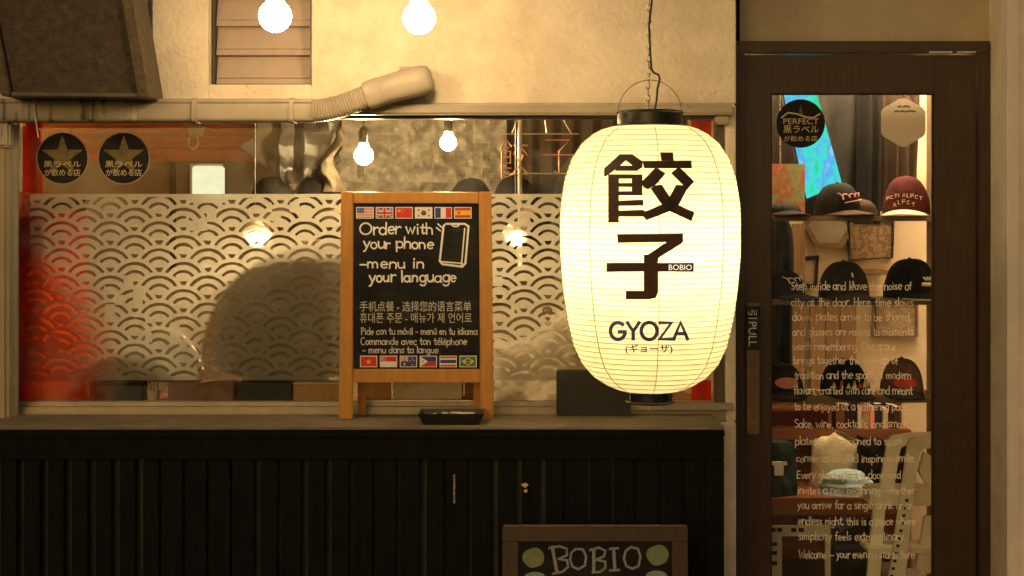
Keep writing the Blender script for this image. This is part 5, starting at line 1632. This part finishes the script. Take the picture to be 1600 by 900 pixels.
mb = MB(); pz = flat(.955); mb.pp([(1206, 722), (1230, 722), (1230, 727), (1225, 727), (1224, 743), (1211, 743), (1210, 727), (1206, 727)], pz, 0, -.012)
mb.build('emblem', M['white'], o2)
o3 = thing('black_bag', 'black cloth bag in the middle of the cabinet right of the cream bag', 'bag', (P(1372, 0, 1.1).x, 1.15, z2))
mb = MB(); mb.sheet(lambda u, v: (P(1344 + 56 * u, 0, 1.12).x, 1.12 - .03 * math.sin(PI * u) + .015 * vn(u + 2, v, 5), z2 + .001 + (1 - v) * (78 + 8 * vn(u, 9, 4)) / q), 16, 12, .06); mb.build('body', M['black_cloth'], o3, smooth=60)
heap('duffel_bag', 'round black bag on the floor under the cabinet next to the ladder', 'bag', P(1335, 0, .8).x, .82, 70 / sc(.8), .2, 1.5 - .02 - 482 / sc(.8), M['black_cloth'], 4, 'body', .25)
# metal rack
mr = thing('metal_rack', 'pale slotted metal rack on the floor at the left under the cabinet', 'rack', P(1250, 900, .7))
mb = MB(); pr0 = flat(.62)
mb.pr(1196, 822, 1298, 838, pr0, 0, -.02); mb.pr(1196, 838, 1222, 1000, pr0, 0, -.02); mb.pr(1290, 838, 1298, 1000, pr0, 0, -.02)
mb.build('upright', M['plastic_beige'], mr, bevel=.001)
mb = MB()
for a_, b_ in ((1208, 828), (1218, 828), (1240, 828), (1252, 828), (1210, 850), (1210, 864), (1210, 880)): mb.pr(a_ - 4, b_ - 3, a_ + 4, b_ + 3, pr0, .002, .0005)
mb.build('slot', M['black'], mr)
# white step ladder
ld = thing('step_ladder', 'white plastic step ladder standing inside at the right of the door glass', 'ladder', P(1410, 960, .6))
lp = Plane((0, .50, .9), (0, -1, .27)); lq = Plane((0, .56, .9), (0, -1, .16))
mb = MB()
mb.pp([(1420, 690), (1438, 688), (1404, 1010), (1376, 1010)], lp, 0, -.03)
mb.pp([(1420, 690), (1427, 682), (1500, 682), (1500, 700), (1444, 700), (1438, 705), (1436, 720), (1417, 712)], lp, .001, -.031)
mb.build('front_rail', M['plastic_beige'], ld, bevel=.004)
mb = MB()
for i in range(12): 
    t_ = i / 11; mb.pr(1417 - 26 * t_ - 2.5, 782 + 130 * t_ - 2.2, 1417 - 26 * t_ + 2.5, 782 + 130 * t_ + 2.2, lp, .0022, .0005)
mb.build('hole', M['charcoal_cloth'], ld)
mb = MB()
mb.pp([(1388, 688), (1394, 680), (1420, 676), (1500, 672), (1500, 690), (1420, 694), (1408, 700), (1396, 770), (1374, 770)], lq, 0, -.03)
mb.pp([(1366, 790), (1384, 790), (1368, 1010), (1346, 1010)], lq, 0, -.03)
mb.build('rear_rail', M['plastic_white'], ld, bevel=.004)
zp = P(0, 765, .47).z
mb = MB(); mb.box(P(1361, 0, .47).x, P(1490, 0, .47).x, .475, .60, zp - .062, zp); mb.build('platform', M['plastic_white'], ld, bevel=.008)
zp2 = P(0, 856, .42).z
mb = MB(); mb.box(P(1358, 0, .42).x, P(1490, 0, .42).x, .43, .56, zp2 - .025, zp2); mb.build('step', M['plastic_white'], ld, bevel=.005)
mb = MB(); mb.pp([(1444, 705), (1462, 716), (1462, 760), (1452, 763), (1436, 735)], lq, -.002, -.03); mb.pp([(1446, 806), (1476, 806), (1480, 905), (1466, 893), (1450, 897), (1432, 890)], lq, -.002, -.03)
mb.build('brace', M['plastic_white'], ld, bevel=.003)

# ================================================================== SIGN BOARD ON THE PAVEMENT
sp_ = Plane((0, -.52, .3), (0, -1, .10))
sb = thing('sign_board', 'dark-framed blackboard on the pavement with chalk capitals between two green dots', 'sign board', P(930, 1130, -.5))
mb = MB(); mb.pr(785, 823, 1075, 846, sp_, 0, -.022); mb.pr(785, 846.3, 810, 1140, sp_, 0, -.022); mb.pr(1050, 846.3, 1075, 1140, sp_, 0, -.022); mb.pr(810.3, 1110, 1049.7, 1128, sp_, 0, -.022)
mb.build('frame', M['door_wood'], sb, bevel=.002)
mb = MB(); mb.pr(787, 820.5, 1073, 822.6, sp_, -.001, -.02); mb.build('edge_strip', M['handle'], sb)
mb = MB(); mb.pr(810, 846, 1050, 1110, sp_, -.008, -.018); sbd = mb.build('board', M['chalkboard'], sb)
mb = MB()
for xa in (800, 1045):
    a_ = sp_.at(xa, 830, -.024); b_ = sp_.at(xa + 14, 830, -.024); q_ = [a_, b_, Vector((b_.x, -.32, .002)), Vector((a_.x, -.32, .002))]
    mb.prism(q_, [v + Vector((0, .018, 0)) for v in q_])
mb.build('rear_leg', M['door_wood'], sb)
M['chalk_green'] = mat('green_chalk', (.20, .24, .12), .9, .2, 60); M['chalk_grey'] = mat('grey_chalk', (.27, .27, .27), .9, .25, 60); M['chalk_pale'] = mat('blue_white_chalk', (.25, .30, .32), .9, .2, 60)
f = on(sp_, -.0076, .0002)
mb = MB()
BO = [[(863, 855), (870, 893)], [(858, 857), (874, 854), (886, 858), (886, 868), (873, 874)], [(873, 874), (886, 876), (888, 886), (879, 894), (864, 897)],
      [(900, 858), (893, 864), (891, 875), (895, 886), (904, 890), (914, 884), (916, 870), (911, 859), (900, 858)],
      [(928, 859), (928, 894)], [(922, 860), (936, 856), (946, 861), (944, 870), (931, 875)], [(931, 875), (946, 878), (946, 888), (938, 894), (926, 895)],
      [(959, 857), (961, 891)], [(953, 858), (966, 857)], [(953, 892), (968, 891)],
      [(986, 855), (978, 861), (975, 873), (979, 885), (988, 889), (998, 885), (1001, 870), (997, 858), (986, 855)]]
for i, st in enumerate(BO):
    vs, fs = ribbon(st, 5.0 if len(st) == 2 and i in (0, 4, 7) else 3.6); mb.add([f(v[0], v[1], i) for v in vs], fs)
mb.build('lettering', M['chalk_grey'], sbd)
mb = MB()
for cx, cy, r_ in ((834, 872, 17), (1028, 868, 17.5)): 
    poly(mb, [(cx + r_ * (1 + .05 * math.sin(3 * a_ + cx)) * math.cos(a_), cy + r_ * .92 * (1 + .05 * math.sin(4 * a_)) * math.sin(a_)) for a_ in [2 * PI * i / 28 for i in range(28)]], f); mb.build('drawing', M['chalk_green'], sbd); mb = MB()
mb = MB()
for cx, cy in ((836, 910), (1026, 908)):
    poly(mb, [(cx + 20 * (1 + .08 * math.sin(5 * a_)) * math.cos(a_), cy + 16 * math.sin(a_)) for a_ in [2 * PI * i / 28 for i in range(28)]], f); mb.build('drawing', M['chalk_pale'], sbd); mb = MB()
for o in list(bpy.data.objects):
    if '_o' in o: del o['_o']
